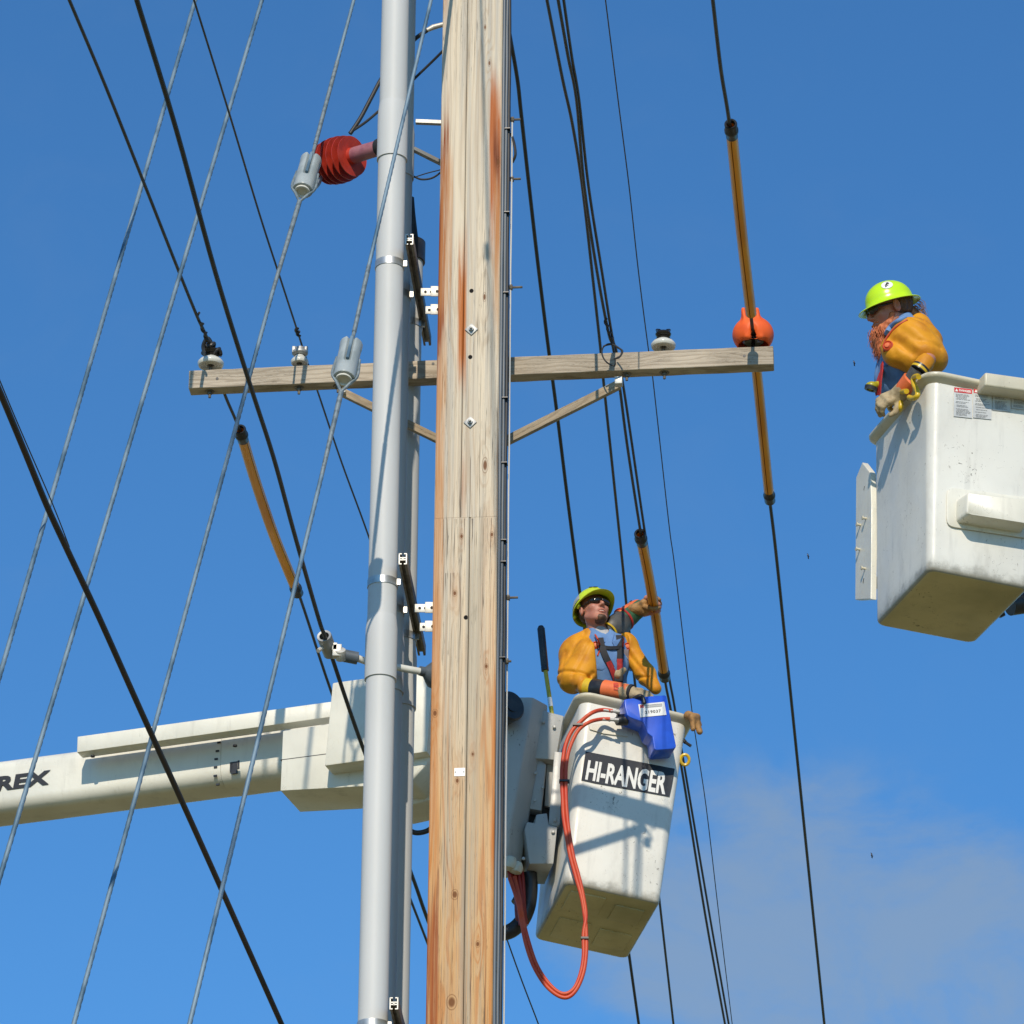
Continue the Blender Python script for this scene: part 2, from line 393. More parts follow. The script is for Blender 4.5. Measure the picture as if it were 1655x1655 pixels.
M['stick'] = simple('olive_yellow_fibreglass', (0.45, 0.40, 0.02), 0.35)
M['fibre'] = glassfibre('bucket_fibreglass', (0.73, 0.72, 0.65), low=0.005, scuff=.9)
M['fibre2'] = glassfibre('step_fibreglass', (0.72, 0.70, 0.60), scuff=.65, seed=3)
M['fibre_rim'] = glassfibre('worn_rim_fibreglass', (0.60, 0.56, 0.43), scuff=1.0, seed=4)
M['fibre_under'] = glassfibre('grimy_bounce_tinted_floor', (0.60, 0.53, 0.30), dirt=(.14, .12, .06), scuff=1.0, seed=9, c2=(0.40, 0.36, 0.19))  # grime plus an olive tint standing for light bounced off the ground
M['boom'] = glassfibre('boom_paint', (0.74, 0.72, 0.62), scuff=.25, seed=2)
M['boom_cover'] = glassfibre('boom_cover_paint', (0.76, 0.74, 0.63), scuff=.35, seed=6)
M['mount'] = glassfibre('mount_paint', (0.42, 0.42, 0.39), scuff=1.0, seed=12, dirt=(.08, .08, .07))
M['dark'] = simple('dark_steel_and_cavity_shade', (0.02, 0.02, 0.02), 0.7)  # dark fittings, and the painted shade of the mount opening
M['guard'] = simple('blue_grey_guard', (0.12, 0.14, 0.16), 0.45, c2=(0.08, 0.10, 0.12), scale=6, stretch=(1, 1, .2))

# ================================================================ ground
gm = MB(); gm.add([(-900, -900, 0), (900, -900, 0), (900, 900, 0), (-900, 900, 0)], [[0, 1, 2, 3]])
tag(gm.build('ground', M['ground'], smooth=False), kind='structure')

# ================================================================ utility pole (squared laminated timber)
PA = rad(-5.3)
PM = Matrix.Translation((-0.2385, 23.17, 0)) @ Matrix.Rotation(PA, 4, 'Z')
PF = PM @ Vector((0, -0.17, 0)); PN = (PM.to_3x3() @ Vector((0, -1, 0)))
def pl(px, py):
    return PM.inverted() @ hit(px, py, PF, PN)
def pole_wood():
    m, t, b = newmat('laminated_pole_wood'); o, x, y, z = t.objc()
    lowf = t.noise(t.comb(x*3.0, y*3.0, z*0.35), 1.6, 3)
    ph = x*58.0 + (t.noise(t.comb(x*2.4, 0.0, z*0.16), 2.0, 2)-0.5)*20.0 + (t.noise(t.comb(x*14.0, 0.0, z*0.5), 1.0, 2)-0.5)*5.0
    kn = [(735, 1446, .018, .11, 1), (730, 1620, .026, .13, 1), (772, 1526, .012, .05, 1), (786, 1077, .011, .03, 1), (764, 1219, .009, .04, 1),
          (739, 1262, .012, .05, 1), (703, 1153, .015, .06, 1), (746, 867, .011, .03, 1), (795, 864, .011, .03, 1), (735, 959, .012, .06, 1),
          (784, 44, .007, .04, 0), (791, 102, .008, .05, 0), (783, 480, .010, .11, 0), (784, 752, .016, .06, 0), (805, 262, .012, .06, 0)]
    dark = None; halo = None
    for px, py, r, sp, hl in kn:
        p = pl(px, py); dx = x-p.x; dz = (z-p.z)
        e = dx*dx*(1/(r*r)) + dz*dz*(1/(r*r*(2.4 if hl else 8)))
        g = t.math('EXPONENT', (dx*dx*(1/(sp*sp*.16))+dz*dz*(1/(sp*sp*5)))*-1.0)
        ph = ph + g*t.math('SIGN', dx)*5.0
        dk = t.ramp(e, 0.15, 0.75, 1.0, 0.0).max(t.ramp((e-1.1).abs(), 0.0, 0.35, 0.55, 0.0))
        dark = dk if dark is None else dark.max(dk)
        if hl: halo = g if halo is None else halo.max(g)
    band = (ph*3.0).sin()*0.5+0.5; edge_ = t.ramp(x.abs()+(t.noise(t.comb(x*4.0, 3.0, z*0.3), 1.5, 3)-.5)*.16, .05, .15)
    fine = t.noise(t.comb(x*150.0, y*150.0, z*1.6), 1.0, 4, .7)
    mid = t.noise(t.comb(x*34.0, y*34.0, z*0.5), 1.0, 4, .6)
    low = t.ramp(z + (lowf-0.5)*4.0, 10.2, 13.4, 1.0, 0.0)
    pale = t.mix(t.ramp(mid, .35, .68), (0.68, 0.585, 0.44), (0.48, 0.44, 0.37))
    fresh = t.mix(t.ramp(mid, .36, .66), (0.60, 0.385, 0.185), (0.47, 0.385, 0.27))
    fresh = t.mix(edge_*0.6, fresh, (0.62, 0.33, 0.115)); grain = t.mix(t.ramp(band, 0.55, 1.0)*(0.35+edge_*0.6)*t.ramp(mid, .3, .55, .4, 1.0), fresh, (0.50, 0.20, 0.055))
    pg = t.mix(t.ramp(band, 0.60, 1.0)*0.45*t.ramp(mid, .3, .6, .3, 1.0), pale, (0.42, 0.31, 0.20))
    col = t.mix(low, pg, grain)
    col = t.mix(t.ramp(fine, .50, .80)*0.60, col, (0.30, 0.22, 0.14))
    # cracks
    ck = t.noise(t.comb(x*60.0+7.0, y*60.0, z*0.42), 1.0, 3, .55, .15)
    col = t.mix(t.ramp((ck-0.5).abs(), 0.0, 0.012, 1.0, 0.0).max(t.ramp((t.noise(t.comb(x*90.0+3.0, y*60.0, z*0.9), 1.0, 3, .6, .3)-0.5).abs(), 0.0, 0.010, .7, 0.0))*t.ramp(lowf, .34, .5)*0.95, col, (0.06, 0.045, 0.035))
    # rust and resin stains running down from fittings
    rn = t.noise(t.comb(x*46.0, y*10.0, z*0.7), 1.0, 5, .65); rn2 = t.noise(t.comb(x*14, 1.0, z*1.1), 1.0, 4)
    def stain(px0, px1, y0, y1, colr, k, soft=.010):
        a, c = pl(px0, (y0+y1)/2).x, pl(px1, (y0+y1)/2).x; z1, z0 = pl(760, y0).z, pl(760, y1).z
        wob_ = (rn2-0.5)*0.040
        mx = t.ramp(x+wob_, a-soft, a+soft)*t.ramp(x+wob_, c-soft, c+soft, 1.0, 0.0)
        mz = t.ramp(z+(rn2-.5)*.8, z0-.15, z0+.25)*t.ramp(z+(rn2-.5)*.8, z1-.25, z1+.15, 1.0, 0.0)
        return mx*mz*t.ramp(rn, .30, .52)*(t.ramp(fine, .35, .6)*.35+.65)*k, colr
    for args in ((700, 722, 170, 575, (0.22, 0.050, 0.012), 1.25), (712, 731, 250, 520, (0.48, 0.22, 0.08), .7), (700, 718, 560, 1040, (0.46, 0.19, 0.05), .8), (714, 722, -60, 40, (0.36, 0.10, 0.02), .8),
                 (740, 754, 380, 640, (0.44, 0.14, 0.035), 1.2), (743, 752, 790, 840, (0.35, 0.09, 0.02), .9), (790, 810, 130, 420, (0.40, 0.12, 0.035), 1.1),
                 (797, 808, 200, 310, (0.13, 0.035, 0.015), 1.0), (796, 809, 300, 520, (0.45, 0.23, 0.09), .7), (803, 810, 700, 860, (0.24, 0.09, 0.03), .7),
                 (794, 812, 1080, 1420, (0.50, 0.16, 0.035), 1.0), (686, 708, 1440, 1720, (0.28, 0.070, 0.02), 1.0), (692, 709, 980, 1440, (0.50, 0.20, 0.055), .8), (788, 806, 1420, 1720, (0.52, 0.24, 0.08), .55),
                 (744, 760, 1330, 1700, (0.33, 0.31, 0.26), .55), (752, 775, 860, 1500, (0.40, 0.36, 0.28), .6)):
        mk, cc = stain(*args); col = t.mix(mk, col, cc)
    # scuffed bands left by an old strap
    for y0, y1, xa, xb in ((838, 905, 712, 806), (925, 962, 714, 748)):
        z1, z0 = pl(760, y0).z, pl(760, y1).z; xa, xb = pl(xa, y0).x, pl(xb, y0).x
        f = t.ramp(z, z1-.003, z1+.003, 1.0, 0.0)*t.ramp(z+(rn-.5)*.25, z0-.04, z0+.08)*t.ramp(x, xa, xa+.01)*t.ramp(x, xb-.01, xb, 1.0, 0.0)
        col = t.mix(f*t.ramp(t.noise(t.comb(x*95., 0., z*2.2), 1., 3, .6), .54, .62)*.75, col, (0.10, 0.085, 0.07))
    zc0 = pl(760, 745).z
    ckx = (x-0.022+(rn2-.5)*.004).abs(); col = t.mix(t.ramp(ckx, .0008, .0024, 1.0, 0.0)*t.ramp(z, zc0, zc0+.05, 1.0, 0.0)*.8, col, (0.05, 0.035, 0.025))
    ckx = (x-0.075+(rn2-.5)*.03).abs(); col = t.mix(t.ramp(ckx, .0005, .0022, 1.0, 0.0)*t.ramp(rn2, .45, .55)*.5, col, (0.08, 0.055, 0.035))
    if halo is not None: col = t.mix(halo*0.35, col, (0.45, 0.20, 0.07))
    col = t.mix(dark*0.9, col, (0.15, 0.055, 0.018))
    for px, py in ((762, 470), (760, 577), (753, 998)):      # drilled holes, their dark insides painted as black spots
        p = pl(px, py); e = (x-p.x)*(x-p.x)+(z-p.z)*(z-p.z)*0.8
        col = t.mix(t.ramp(e, .00011, .00019, 1.0, 0.0)*t.ramp(y, -.168, -.165, 1.0, 0.0), col, (0.004, 0.003, 0.003))
    t.put(b.inputs['Base Color'], col); b.inputs['Roughness'].default_value = 0.8
    b.inputs['Specular IOR Level'].default_value = 0.25
    bn = t.n.new('ShaderNodeBump'); bn.inputs['Strength'].default_value = 0.5; bn.inputs['Distance'].default_value = 0.006
    t.put(bn.inputs['Height'], fine*0.5+mid*0.8+band*0.25-dark*0.6); t.l.new(bn.outputs[0], b.inputs['Normal'])
    return m
M['pole'] = pole_wood()
def beam_wood(name, c1, c2, cd, seed=0.0):
    m, t, b = newmat(name); o, x, y, z = t.objc()
    g1 = t.noise(t.comb(x*1.6+seed, y*46.0, z*46.0), 1.0, 5, .65, .3); g2 = t.noise(t.comb(x*3.2+seed, y*130.0, z*130.0), 1.0, 3, .6)
    g3 = t.noise(t.comb(x*2.0+seed, y*6., z*6.), 1.0, 3)
    wv = ((z*210.0 + t.noise(t.comb(x*0.9+seed, y*3, z*5), 2.0, 3)*34.0).sin())*0.5+0.5
    col = t.mix(t.ramp(g3, .35, .65), c1, c2)
    col = t.mix(t.ramp(wv, .55, 1.0)*.38, col, cd)
    col = t.mix(t.ramp(g1, .50, .78)*.75, col, cd)
    col = t.mix(t.ramp((g1-.5).abs(), 0.0, .012, 1.0, 0.0)*t.ramp(g3, .42, .55)*.8, col, (0.04, 0.03, 0.022))
    t.put(b.inputs['Base Color'], col); b.inputs['Roughness'].default_value = .85; b.inputs['Specular IOR Level'].default_value = .2
    bn = t.n.new('ShaderNodeBump'); bn.inputs['Strength'].default_value = .6; bn.inputs['Distance'].default_value = .004
    t.put(bn.inputs['Height'], g1*-1.0+g2*.4-wv*.3); t.l.new(bn.outputs[0], b.inputs['Normal'])
    return m
M['arm'] = beam_wood('weathered_crossarm_wood', (0.50, 0.43, 0.335), (0.39, 0.335, 0.26), (0.19, 0.145, 0.10))
M['brace'] = beam_wood('weathered_brace_wood', (0.40, 0.32, 0.22), (0.32, 0.26, 0.18), (0.18, 0.13, 0.085), 3.0)

pole = thing('utility_pole', 'tall squared laminated timber pole with rust streaks in the middle of the photo', 'utility pole', (-0.2385, 23.17, 0))
zt = 19.0; xs = -0.030
ax3 = (X, Y_, Z)
def plank(x0, x1, y0, y1, nm, za=0.0, zb=zt):
    mb = MB(); nz = 40; v = []; r = .006
    ring = [(x0+r, y0), (x1-r, y0), (x1, y0+r), (x1, y1), (x0, y1), (x0, y0+r)]
    for k in range(nz+1):
        z = za+(zb-za)*k/nz; v += [(a, c, z) for a, c in ring]
    f = [[k*6+i, k*6+(i+1) % 6, (k+1)*6+(i+1) % 6, (k+1)*6+i] for k in range(nz) for i in range(6)]
    f += [list(range(6)), [nz*6+i for i in range(6)]]
    mb.add(v, f); return mb.build(nm, M['pole'], pole, smooth=False, M=PM)
zj = pl(760, 836).z
plank(-.175, xs-.0016, -.17, .17, 'timber_laminate', zj+.0008); plank(xs+.0016, .175, -.1695, .17, 'timber_laminate', zj+.0008)
plank(-.1755, .022-.0016, -.1705, .17, 'timber_laminate', 0.0, zj-.0008); plank(.022+.0016, .1755, -.17, .17, 'timber_laminate', 0.0, zj-.0008)
def washer(px, py):
    p = pl(px, py); mb = MB(); d = .038
    a45 = (Vector((1, 0, 1)).normalized(), Y_, Vector((-1, 0, 1)).normalized())
    mb.box((p.x, -.174, p.z), a45, (.052, .008, .052))
    o = mb.build('square_washer', M['galv'], pole, bevel=.0012, M=PM)
    mb = MB(); mb.lathe((p.x, -.178, p.z), (0, -1, 0), [(0, 0), (0, .015), (.012, .015), (.013, .008), (.03, .008), (.031, 0)], 6)
    mb.build('bolt', M['galv'], o, smooth=False, M=PM)
washer(762, 533); washer(760, 683)
p = pl(743, 1248); mb = MB(); mb.box((p.x, -.1715, p.z), ax3, (.058, .003, .047))
tg = mb.build('metal_tag', M['white'], pole, smooth=False, M=PM)
for s in (-1, 1): mb = MB(); mb.lathe((p.x+s*.022, -.173, p.z), (0, -1, 0), [(0, .003), (.002, .003), (.002, 0)], 8); mb.build('nail', M['ink'], tg, M=PM)
for px, py, L, dy in ((828, 183, .05, -.06), (829, 278, .055, -.05), (826, 455, .075, -.06), (822, 958, .06, -.06), (814, 1066, .02, -.1)):
    p = pl(811, py); mb = MB(); O = Vector((.175, dy, p.z+.02))
    mb.lathe(O, (1, 0, 0), [(.0, .013), (.045, .013), (.045, .018), (.062, .018), (.062, .007), (.062+L*.75, .007), (.063+L*.75, 0)], 8)
    mb.build('through_bolt', M['strut'], pole, M=PM)
# three conductors stapled down the right side of the pole and a pale moulding
def riser(name, x, y, r, mat, label, z1=zt-.2, seed=0, sag=.0):
    pts = []; rr = random.Random(seed)
    for k in range(80): pts.append(PM @ Vector((x+rr.uniform(-1, 1)*.0012+sag*math.sin(k*.9), y, z1*k/79)))
    mb = MB(); mb.tube(pts, r, 10); return mb.build(name, mat, pole)
tag(riser('riser_cable', .1835, -.155, .0095, M['guard'], '', seed=1), 'blue grey cable against the pole edge')
riser('riser_cable', .199, -.14, .009, M['guard'], '', seed=2)
tag(riser('riser_cable', .212, -.12, .011, M['cable'], '', seed=3, sag=.0012), 'black outer cable')
tag(riser('ground_wire_moulding', .2255, -.06, .0055, M['pvc'], '', z1=pl(815, 180).z, seed=4), 'pale thin moulding')
for py in (205, 340, 470, 640, 745, 870, 905, 1060): 
    z = pl(815, py).z; st = MB(); st.box((.198, -.135, z), ax3, (.052, .045, .005)); st.build('cable_strap', M['rubber'], pole, M=PM)
# small drip loop
mb = MB(); mb.tube(cat([at(826, 216, 23.1), at(831, 232, 23.08), at(833, 250, 23.08), at(828, 263, 23.1)]), .008, 8); mb.build('drip_loop', M['cable'], pole)

# ================================================================ crossarm
L0 = at(305, 613, 23.52); R0p = at(1250, 573.5, 23.21)
armc = (L0+R0p)/2; ad = (R0p-L0).normalized(); an = Vector((-ad.y, ad.x, 0)).normalized()   # an points away from the camera
if an.y < 0: an = -an
au = ad.cross(an)*1.0
if au.z < 0: au = -au
armL = (R0p-L0).length; AH, AD = .116, .094
AM = Matrix((( *(ad.x, an.x, au.x), 0), (*(ad.y, an.y, au.y), 0), (*(ad.z, an.z, au.z), 0), (0, 0, 0, 1)))
AM = Matrix.Translation(armc + an*AD/2) @ AM
arm = thing('crossarm', 'weathered grey timber crossarm bolted level across the pole', 'crossarm', armc)
mb = MB(); nseg = 40; v = []; rr = random.Random(4)
for k in range(nseg+1):
    x = -armL/2+armL*k/nseg; j = [rr.uniform(-.0012, .0012) for _ in range(4)]
    for i, (a, c) in enumerate(((-1, -1), (1, -1), (1, 1), (-1, 1))): v.append((x, a*AD/2+j[i], c*AH/2+j[(i+1) % 4]))
f = [[k*4+i, k*4+(i+1) % 4, (k+1)*4+(i+1) % 4, (k+1)*4+i] for k in range(nseg) for i in range(4)]+[[0, 1, 2, 3], [nseg*4+i for i in range(4)]]
mb.add(v, f); mb.build('beam', M['arm'], arm, smooth=False, bevel=.005, M=AM)
def armx(px, py=600):                # position along the arm under a pixel column
    q = AM.inverted() @ hit(px, py, armc, an); return q.x
def arm_pt(px, h=0.0, d=0.0): return AM @ Vector((armx(px), d, AH/2+h))
for px, py in ((351, 612), (1203, 575), (700, 588)):
    q = AM.inverted() @ hit(px, py, armc, an); mb = MB(); mb.lathe((q.x, -AD/2-.0005, q.z), (0, -1, 0), [(0, .0085), (.0015, .0085), (.0015, 0)], 14)
    mb.build('dark_hole_disc', M['ink'], arm, M=AM)  # black disc stands for the dark inside of a hole
for px in (338, 482, 545, 1012, 1073):
    q = armx(px); mb = MB(); mb.lathe((q, 0, -AH/2), (0, 0, -1), [(0, .028), (.005, .028), (.005, .014), (.02, .014), (.02, .008), (.042, .008), (.042, 0)], 8)
    mb.build('pin_nut', M['strut'], arm, M=AM)
def brace(a, b, wd, th, nm='brace'):
    a, b = Vector(a), Vector(b); d = (b-a).normalized(); n = an.copy(); u = d.cross(n).normalized(); n = u.cross(d)
    BM = Matrix(((d.x, n.x, u.x, 0), (d.y, n.y, u.y, 0), (d.z, n.z, u.z, 0), (0, 0, 0, 1))); BM = Matrix.Translation((a+b)/2) @ BM
    mb = MB(); mb.box((0, 0, 0), ax3, ((b-a).length, th, wd)); return mb.build(nm, M['brace'], arm, smooth=False, bevel=.003, M=BM)
brace(at(551, 633, 23.46), at(722, 717, 23.40), .044, .036)
brace(at(1000, 622, 23.36), at(812, 716, 23.31), .050, .036)
mb = MB(); c = at(1000, 617, 23.25); mb.box(c, (ad, an, au), (.042, .05, .045)); mb.build('brace_clip', M['bracket'], arm, bevel=.003)
mb = MB(); c = at(555, 634, 23.43); mb.box(c, (ad, an, au), (.03, .045, .02)); mb.build('brace_clip', M['bracket'], arm, bevel=.003)

# ================================================================ pin insulators on the arm
def insulator(px, s, label, top='cap', skirt=.0775, seat=0.0):
    o = arm_pt(px); t = thing('pin_insulator', label, 'insulator', o, 'pin insulators standing on the crossarm')
    mb = MB(); mb.lathe(o, Z, [(-.01, .011), (.075*s, .011), (.08*s, 0)], 12); mb.build('pin', M['strut'], t)
    k = skirt
    prof = [(.058, .018), (.048, .022), (.044, .030), (.050, .034), (.045, .042), (.050, .050), (.043, k*.80), (.046, k*.92), (.056, k), (.066, k*1.0), (.082, k*.86), (.094, k*.62), (.104, .036), (.112, .030), (.120, .029), (.126, .036), (.134, .040), (.142, .037), (.148, .02), (.149, 0)]
    mb = MB(); mb.lathe(o, Z, [(h*s, r*s) for h, r in prof], 28); mb.build('porcelain_bell', M['porcelain'], t)
    if top == 'cap':
        mb = MB(); mb.lathe(o, Z, [(.096*s, .030*s), (.098*s, .040*s), (.106*s, .046*s), (.114*s, .040*s), (.120*s, .034*s), (.128*s, .046*s), (.140*s, .050*s), (.150*s, .044*s), (.152*s, .030*s), (.147*s, .012*s), (.147*s, 0)], 24)
        mb.build('groove_tie', M['glaze'], t)
    return t, o
t1, o1 = insulator(338, 1.0, 'white pin insulator wrapped in black tape at the left end of the crossarm', skirt=.076)
mb = MB()
for q, (dx, dy, h, r) in enumerate(((-.018, -.01, .155, .024), (.02, .0, .15, .026), (0, -.03, .165, .018), (-.03, .01, .135, .02), (.036, -.01, .13, .02))):
    pts = [o1+Vector((dx+math.cos(a)*r, dy+math.sin(a)*r, h+.012*math.sin(2*a+q))) for a in np.linspace(0, 2*math.pi, 14)]; mb.tube(pts, .011, 8)
mb.tube(cat([o1+Vector((-.03, -.02, .10)), o1+Vector((-.045, -.03, .16)), o1+Vector((-.02, -.05, .2)), o1+Vector((.01, -.03, .16))]), .012, 8)
mb.build('tape_wrap', M['rubber'], t1)
t2, o2 = insulator(482, .80, 'small white pin insulator with metal clamp, between the left end and the grey conduits', top='', skirt=.064)
mb = MB(); mb.lathe(o2, Z, [(.09, .03), (.10, .046), (.115, .046), (.12, .03), (.14, .03), (.14, 0)], 20)
mb.box(o2+Vector((0, 0, .13)), ax3, (.085, .03, .022)); mb.box(o2+Vector((-.035, -.01, .12)), ax3, (.02, .03, .04)); mb.box(o2+Vector((.036, -.01, .122)), ax3, (.02, .03, .036))
mb.build('conductor_clamp', M['galv'], t2, bevel=.003)
t3, o3 = insulator(1072, .92, 'bare white pin insulator with dark glazed top and no wire, right of the pole', skirt=.078)
mb = MB()
for s in (-1, 1): mb.tube([o3+Vector((s*.022, -.02, .142)), o3+Vector((s*.034, 0, .156)), o3+Vector((s*.022, .03, .142))], .010, 8)
mb.build('top_groove_ear', M['glaze'], t3)
# hooded insulator at the right end
oh = arm_pt(1218); th = thing('insulator_hood', 'bright orange rubber hood over the insulator at the right end of the crossarm', 'insulator cover', oh)
mb = MB(); mb.lathe(oh, Z, [(-.005, .011), (.06, .011), (.06, .035), (.05, .05), (.052, .06), (.07, .06), (.09, .03), (.13, .03), (.13, 0)], 16); mb.build('pin_insulator_core', M['glaze'], th)
def hood_sdf():
    c = oh+Vector((0, 0, .080))
    dome = sd_ell(c+Vector((0, 0, .02)), (.118, .118, .105)); inner = sd_ell(c+Vector((0, 0, .0)), (.098, .098, .095))
    d = inter(dome, half(oh+Vector((0, 0, .012)), (0, 0, -1)))
    d = cut(d, inner, .004)
    wd = (at(1209, 480, 23.1)-at(1218, 540, 23.23)).normalized()
    ears = None
    base = oh+Vector((0, 0, .13))
    ears = [sd_cap(base+Vector((s*.040, -.085, -.085)), base+wd*.115+Vector((s*.038, -.01, 0)), .013, .010) for s in (-1, 1)]
    lips = [sd_cap(base+wd*.115+Vector((s*.038, -.01, 0)), base+wd*.08+Vector((s*.050, -.01, -.02)), .010, .008) for s in (-1, 1)]
    chan = [sd_cap(base+Vector((0, .05, -.01)), base+wd*.05+Vector((0, .03, .0)), .045, .036)]
    d = un([d]+ears+lips, .014)
    return cut(d, sd_cap(base+Vector((0, -.12, -.10)), base+wd*.32+Vector((0, -.030, .0)), .031, .029), .006)
hc = oh+Vector((0, 0, .14)); sdf_mesh('hood_shell', hood_sdf(), hc-Vector((.15, .26, .17)), hc+Vector((.15, .16, .24)), .006, M['hood'], th)
mb = MB(); mb.add(*(lambda P: (P, [[0, 1, 2, 3]]))([oh+Vector((.05, -.121, .09)), oh+Vector((.1, -.08, .09)), oh+Vector((.1, -.08, .094)), oh+Vector((.05, -.121, .094))]))

# ================================================================ grey conduits standing off the pole
def conduit(Xc, Yc, r, ztop, couplings, label, cap=False):
    t = thing('riser_conduit', label, 'conduit', (Xc, Yc, 0), 'grey plastic conduits beside the pole')
    mb = MB(); mb.tube([(Xc, Yc, 0), (Xc, Yc, 6), (Xc, Yc, 12), (Xc, Yc, ztop)], r, 40); mb.build('pipe', M['pvc'], t, auto=50)
    for z in couplings:   # z = height of the lower lip of the bell socket
        mb = MB(); mb.lathe((Xc, Yc, z), Z, [(0, r*1.01), (0, r*1.10), (.30, r*1.10), (.36, r*1.02), (.37, r*1.0)], 40); mb.build('coupling', M['pvc'], t, auto=35)
    if cap:
        mb = MB(); mb.lathe((Xc, Yc, ztop-.10), Z, [(0, r*1.0), (0, r*1.16), (.13, r*1.16), (.13, r*.95), (.145, 0)], 32); mb.build('end_cap', M['rubber'], t, auto=35)
    return t
CX = -.70
r1 = .079
za = at(635, 243, 22.77).z-.02; zb = at(615, 1084, 22.77).z-.02
conduit(CX, 22.85, r1, zt, [za, zb], 'front grey plastic conduit, nearest the camera and fully sunlit')
zc = at(655, 1120, 23.2).z; zd = at(660, 288, 23.2).z
conduit(CX+.030, 23.21, r1, zt, [zc, zd], 'second grey conduit, in the shade right behind the front one')
ze = at(665, 1145, 23.55).z
conduit(CX+.092, 23.56, r1, at(675, 392, 23.5).z, [ze], 'rearmost grey conduit with an open dark cap ending below the top', cap=True)
# horizontal strut brackets
def bracket(py0, label, full=True):
    a = at(650.5 - (py0-390)*.0195, py0, 22.66); z = a.z
    t = thing('strut_bracket', label, 'bracket', (CX+r1+.06, 23.2, z), 'metal brackets holding the conduits off the pole')
    d = Vector((.085, 1.18, 0)).normalized(); u = Z; sde = d.cross(u)
    c0 = Vector((CX+r1+.034, 22.64, z)); Lx = 1.20
    mb = MB(); cc = c0+d*Lx/2
    for sx in (-1, 1):
        mb.box(cc+sde*sx*.000+Vector((0, 0, 0)), (sde, d, u), (.008, Lx, .012))
    for sz in (-1, 1):
        z0 = sz*.0225
        mb.box(cc+u*(sz*.006), (sde, d, u), (.040, Lx, .004))
        mb.box(cc+sde*.0205+u*z0*.62, (sde, d, u), (.004, Lx, .028)); mb.box(cc-sde*.0205+u*z0*.62, (sde, d, u), (.004, Lx, .028))
        for q in (-1, 1): mb.box(cc+sde*q*.0155+u*(sz*.030), (sde, d, u), (.012, Lx, .0045))
    mb.build('slotted_channel', M['strut'], t, smooth=False)
    mb = MB()
    for sz in (-1, 1):
        mb.box(c0-d*.002+u*(sz*.006), (sde, d, u), (.040, .004, .006))
        for q in (-1, 1):
            mb.box(c0-d*.002+sde*q*.0195+u*(sz*.016), (sde, d, u), (.006, .004, .032)); mb.box(c0-d*.002+sde*q*.0145+u*(sz*.030), (sde, d, u), (.016, .004, .006))
    mb.box(c0-d*.002, (sde, d, u), (.007, .004, .02)); mb.build('cut_end', M['bracket'], t, smooth=False)
    for (cx_, cy_) in ((CX, 22.85), (CX+.030, 23.21), (CX+.092, 23.56)):
        if z > at(675, 392, 23.5).z+.05 and cy_ > 23.5: continue
        mb = MB(); n = 40; R1, R2 = r1+.001, r1+.0045; v = []
        for k in range(n+1):
            an_ = rad(-20)+2*math.pi*k/n
            for R_, h in ((R1, -.021), (R2, -.021), (R2, .021), (R1, .021)): v.append((cx_+R_*math.cos(an_), cy_+R_*math.sin(an_), z-.055+h))
        mb.add(v, [[k*4+i, k*4+(i+1) % 4, (k+1)*4+(i+1) % 4, (k+1)*4+i] for k in range(n) for i in range(4)])
        mb.box((cx_+r1+.008, cy_-.02, z-.05), ax3, (.020, .016, .034)); mb.build('pipe_strap', M['band'], t, auto=35)
    if full:
        for k, (dz, dx) in enumerate(((.0, 0), (-.095, .03))):
            xa, xb = CX+r1+.09+dx, -.415; yc = 23.12+k*.04
            mb = MB(); mb.box(((xa+xb)/2, yc, z+dz-.07), ax3, (xb-xa, .006, .050)); mb.box((xb+.004, yc+.04, z+dz-.075), ax3, (.008, .085, .062))
            mb.box((xb-.03, yc-.006, z+dz-.068), ax3, (.055, .007, .066))
            o = mb.build('standoff_strap', M['bracket'], t, bevel=.002)
            mb = MB()
            for hx in (.25, .52, .82): mb.lathe((xa+(xb-xa)*hx, yc-.0035-(.007 if hx > .8 else 0), z+dz-.07), (0, -1, 0), [(0, .008), (.0025, .008), (.0025, 0)], 12)
            mb.build('bolt_head', M['dark'], o)
    return t
bracket(390, 'upper channel bracket clamping the conduits above the crossarm')
bracket(906, 'middle channel bracket clamping the conduits below the crossarm')
bracket(1624, 'lowest channel bracket at the bottom edge of the photo')
# stays high up between conduits and pole
t = thing('pole_stay', 'pair of thin metal stays near the top between conduits and pole', 'brace', at(695, 230, 23.3))
for a, b in (((672, 197, 23.25), (722, 199, 23.25)), ((668, 241, 23.2), (722, 268, 23.3))):
    a, b = at(*a), at(*b); mb = MB(); d = (b-a).normalized(); n = d.cross(Z).normalized(); mb.box((a+b)/2, (d, n, n.cross(d)), ((b-a).length, .028, .022)); mb.build('stay_bar', M['galv'], t, smooth=False)
mb = MB(); mb.tube(cat([at(668, 285, 23.3), at(682, 290, 23.3), at(700, 287, 23.3), at(718, 274, 23.3)]), .006, 8); mb.tube(cat([at(668, 287, 23.3), at(690, 280, 23.3), at(718, 273, 23.3)]), .0035, 8)
mb.build('loose_wire', M['cable'], t)

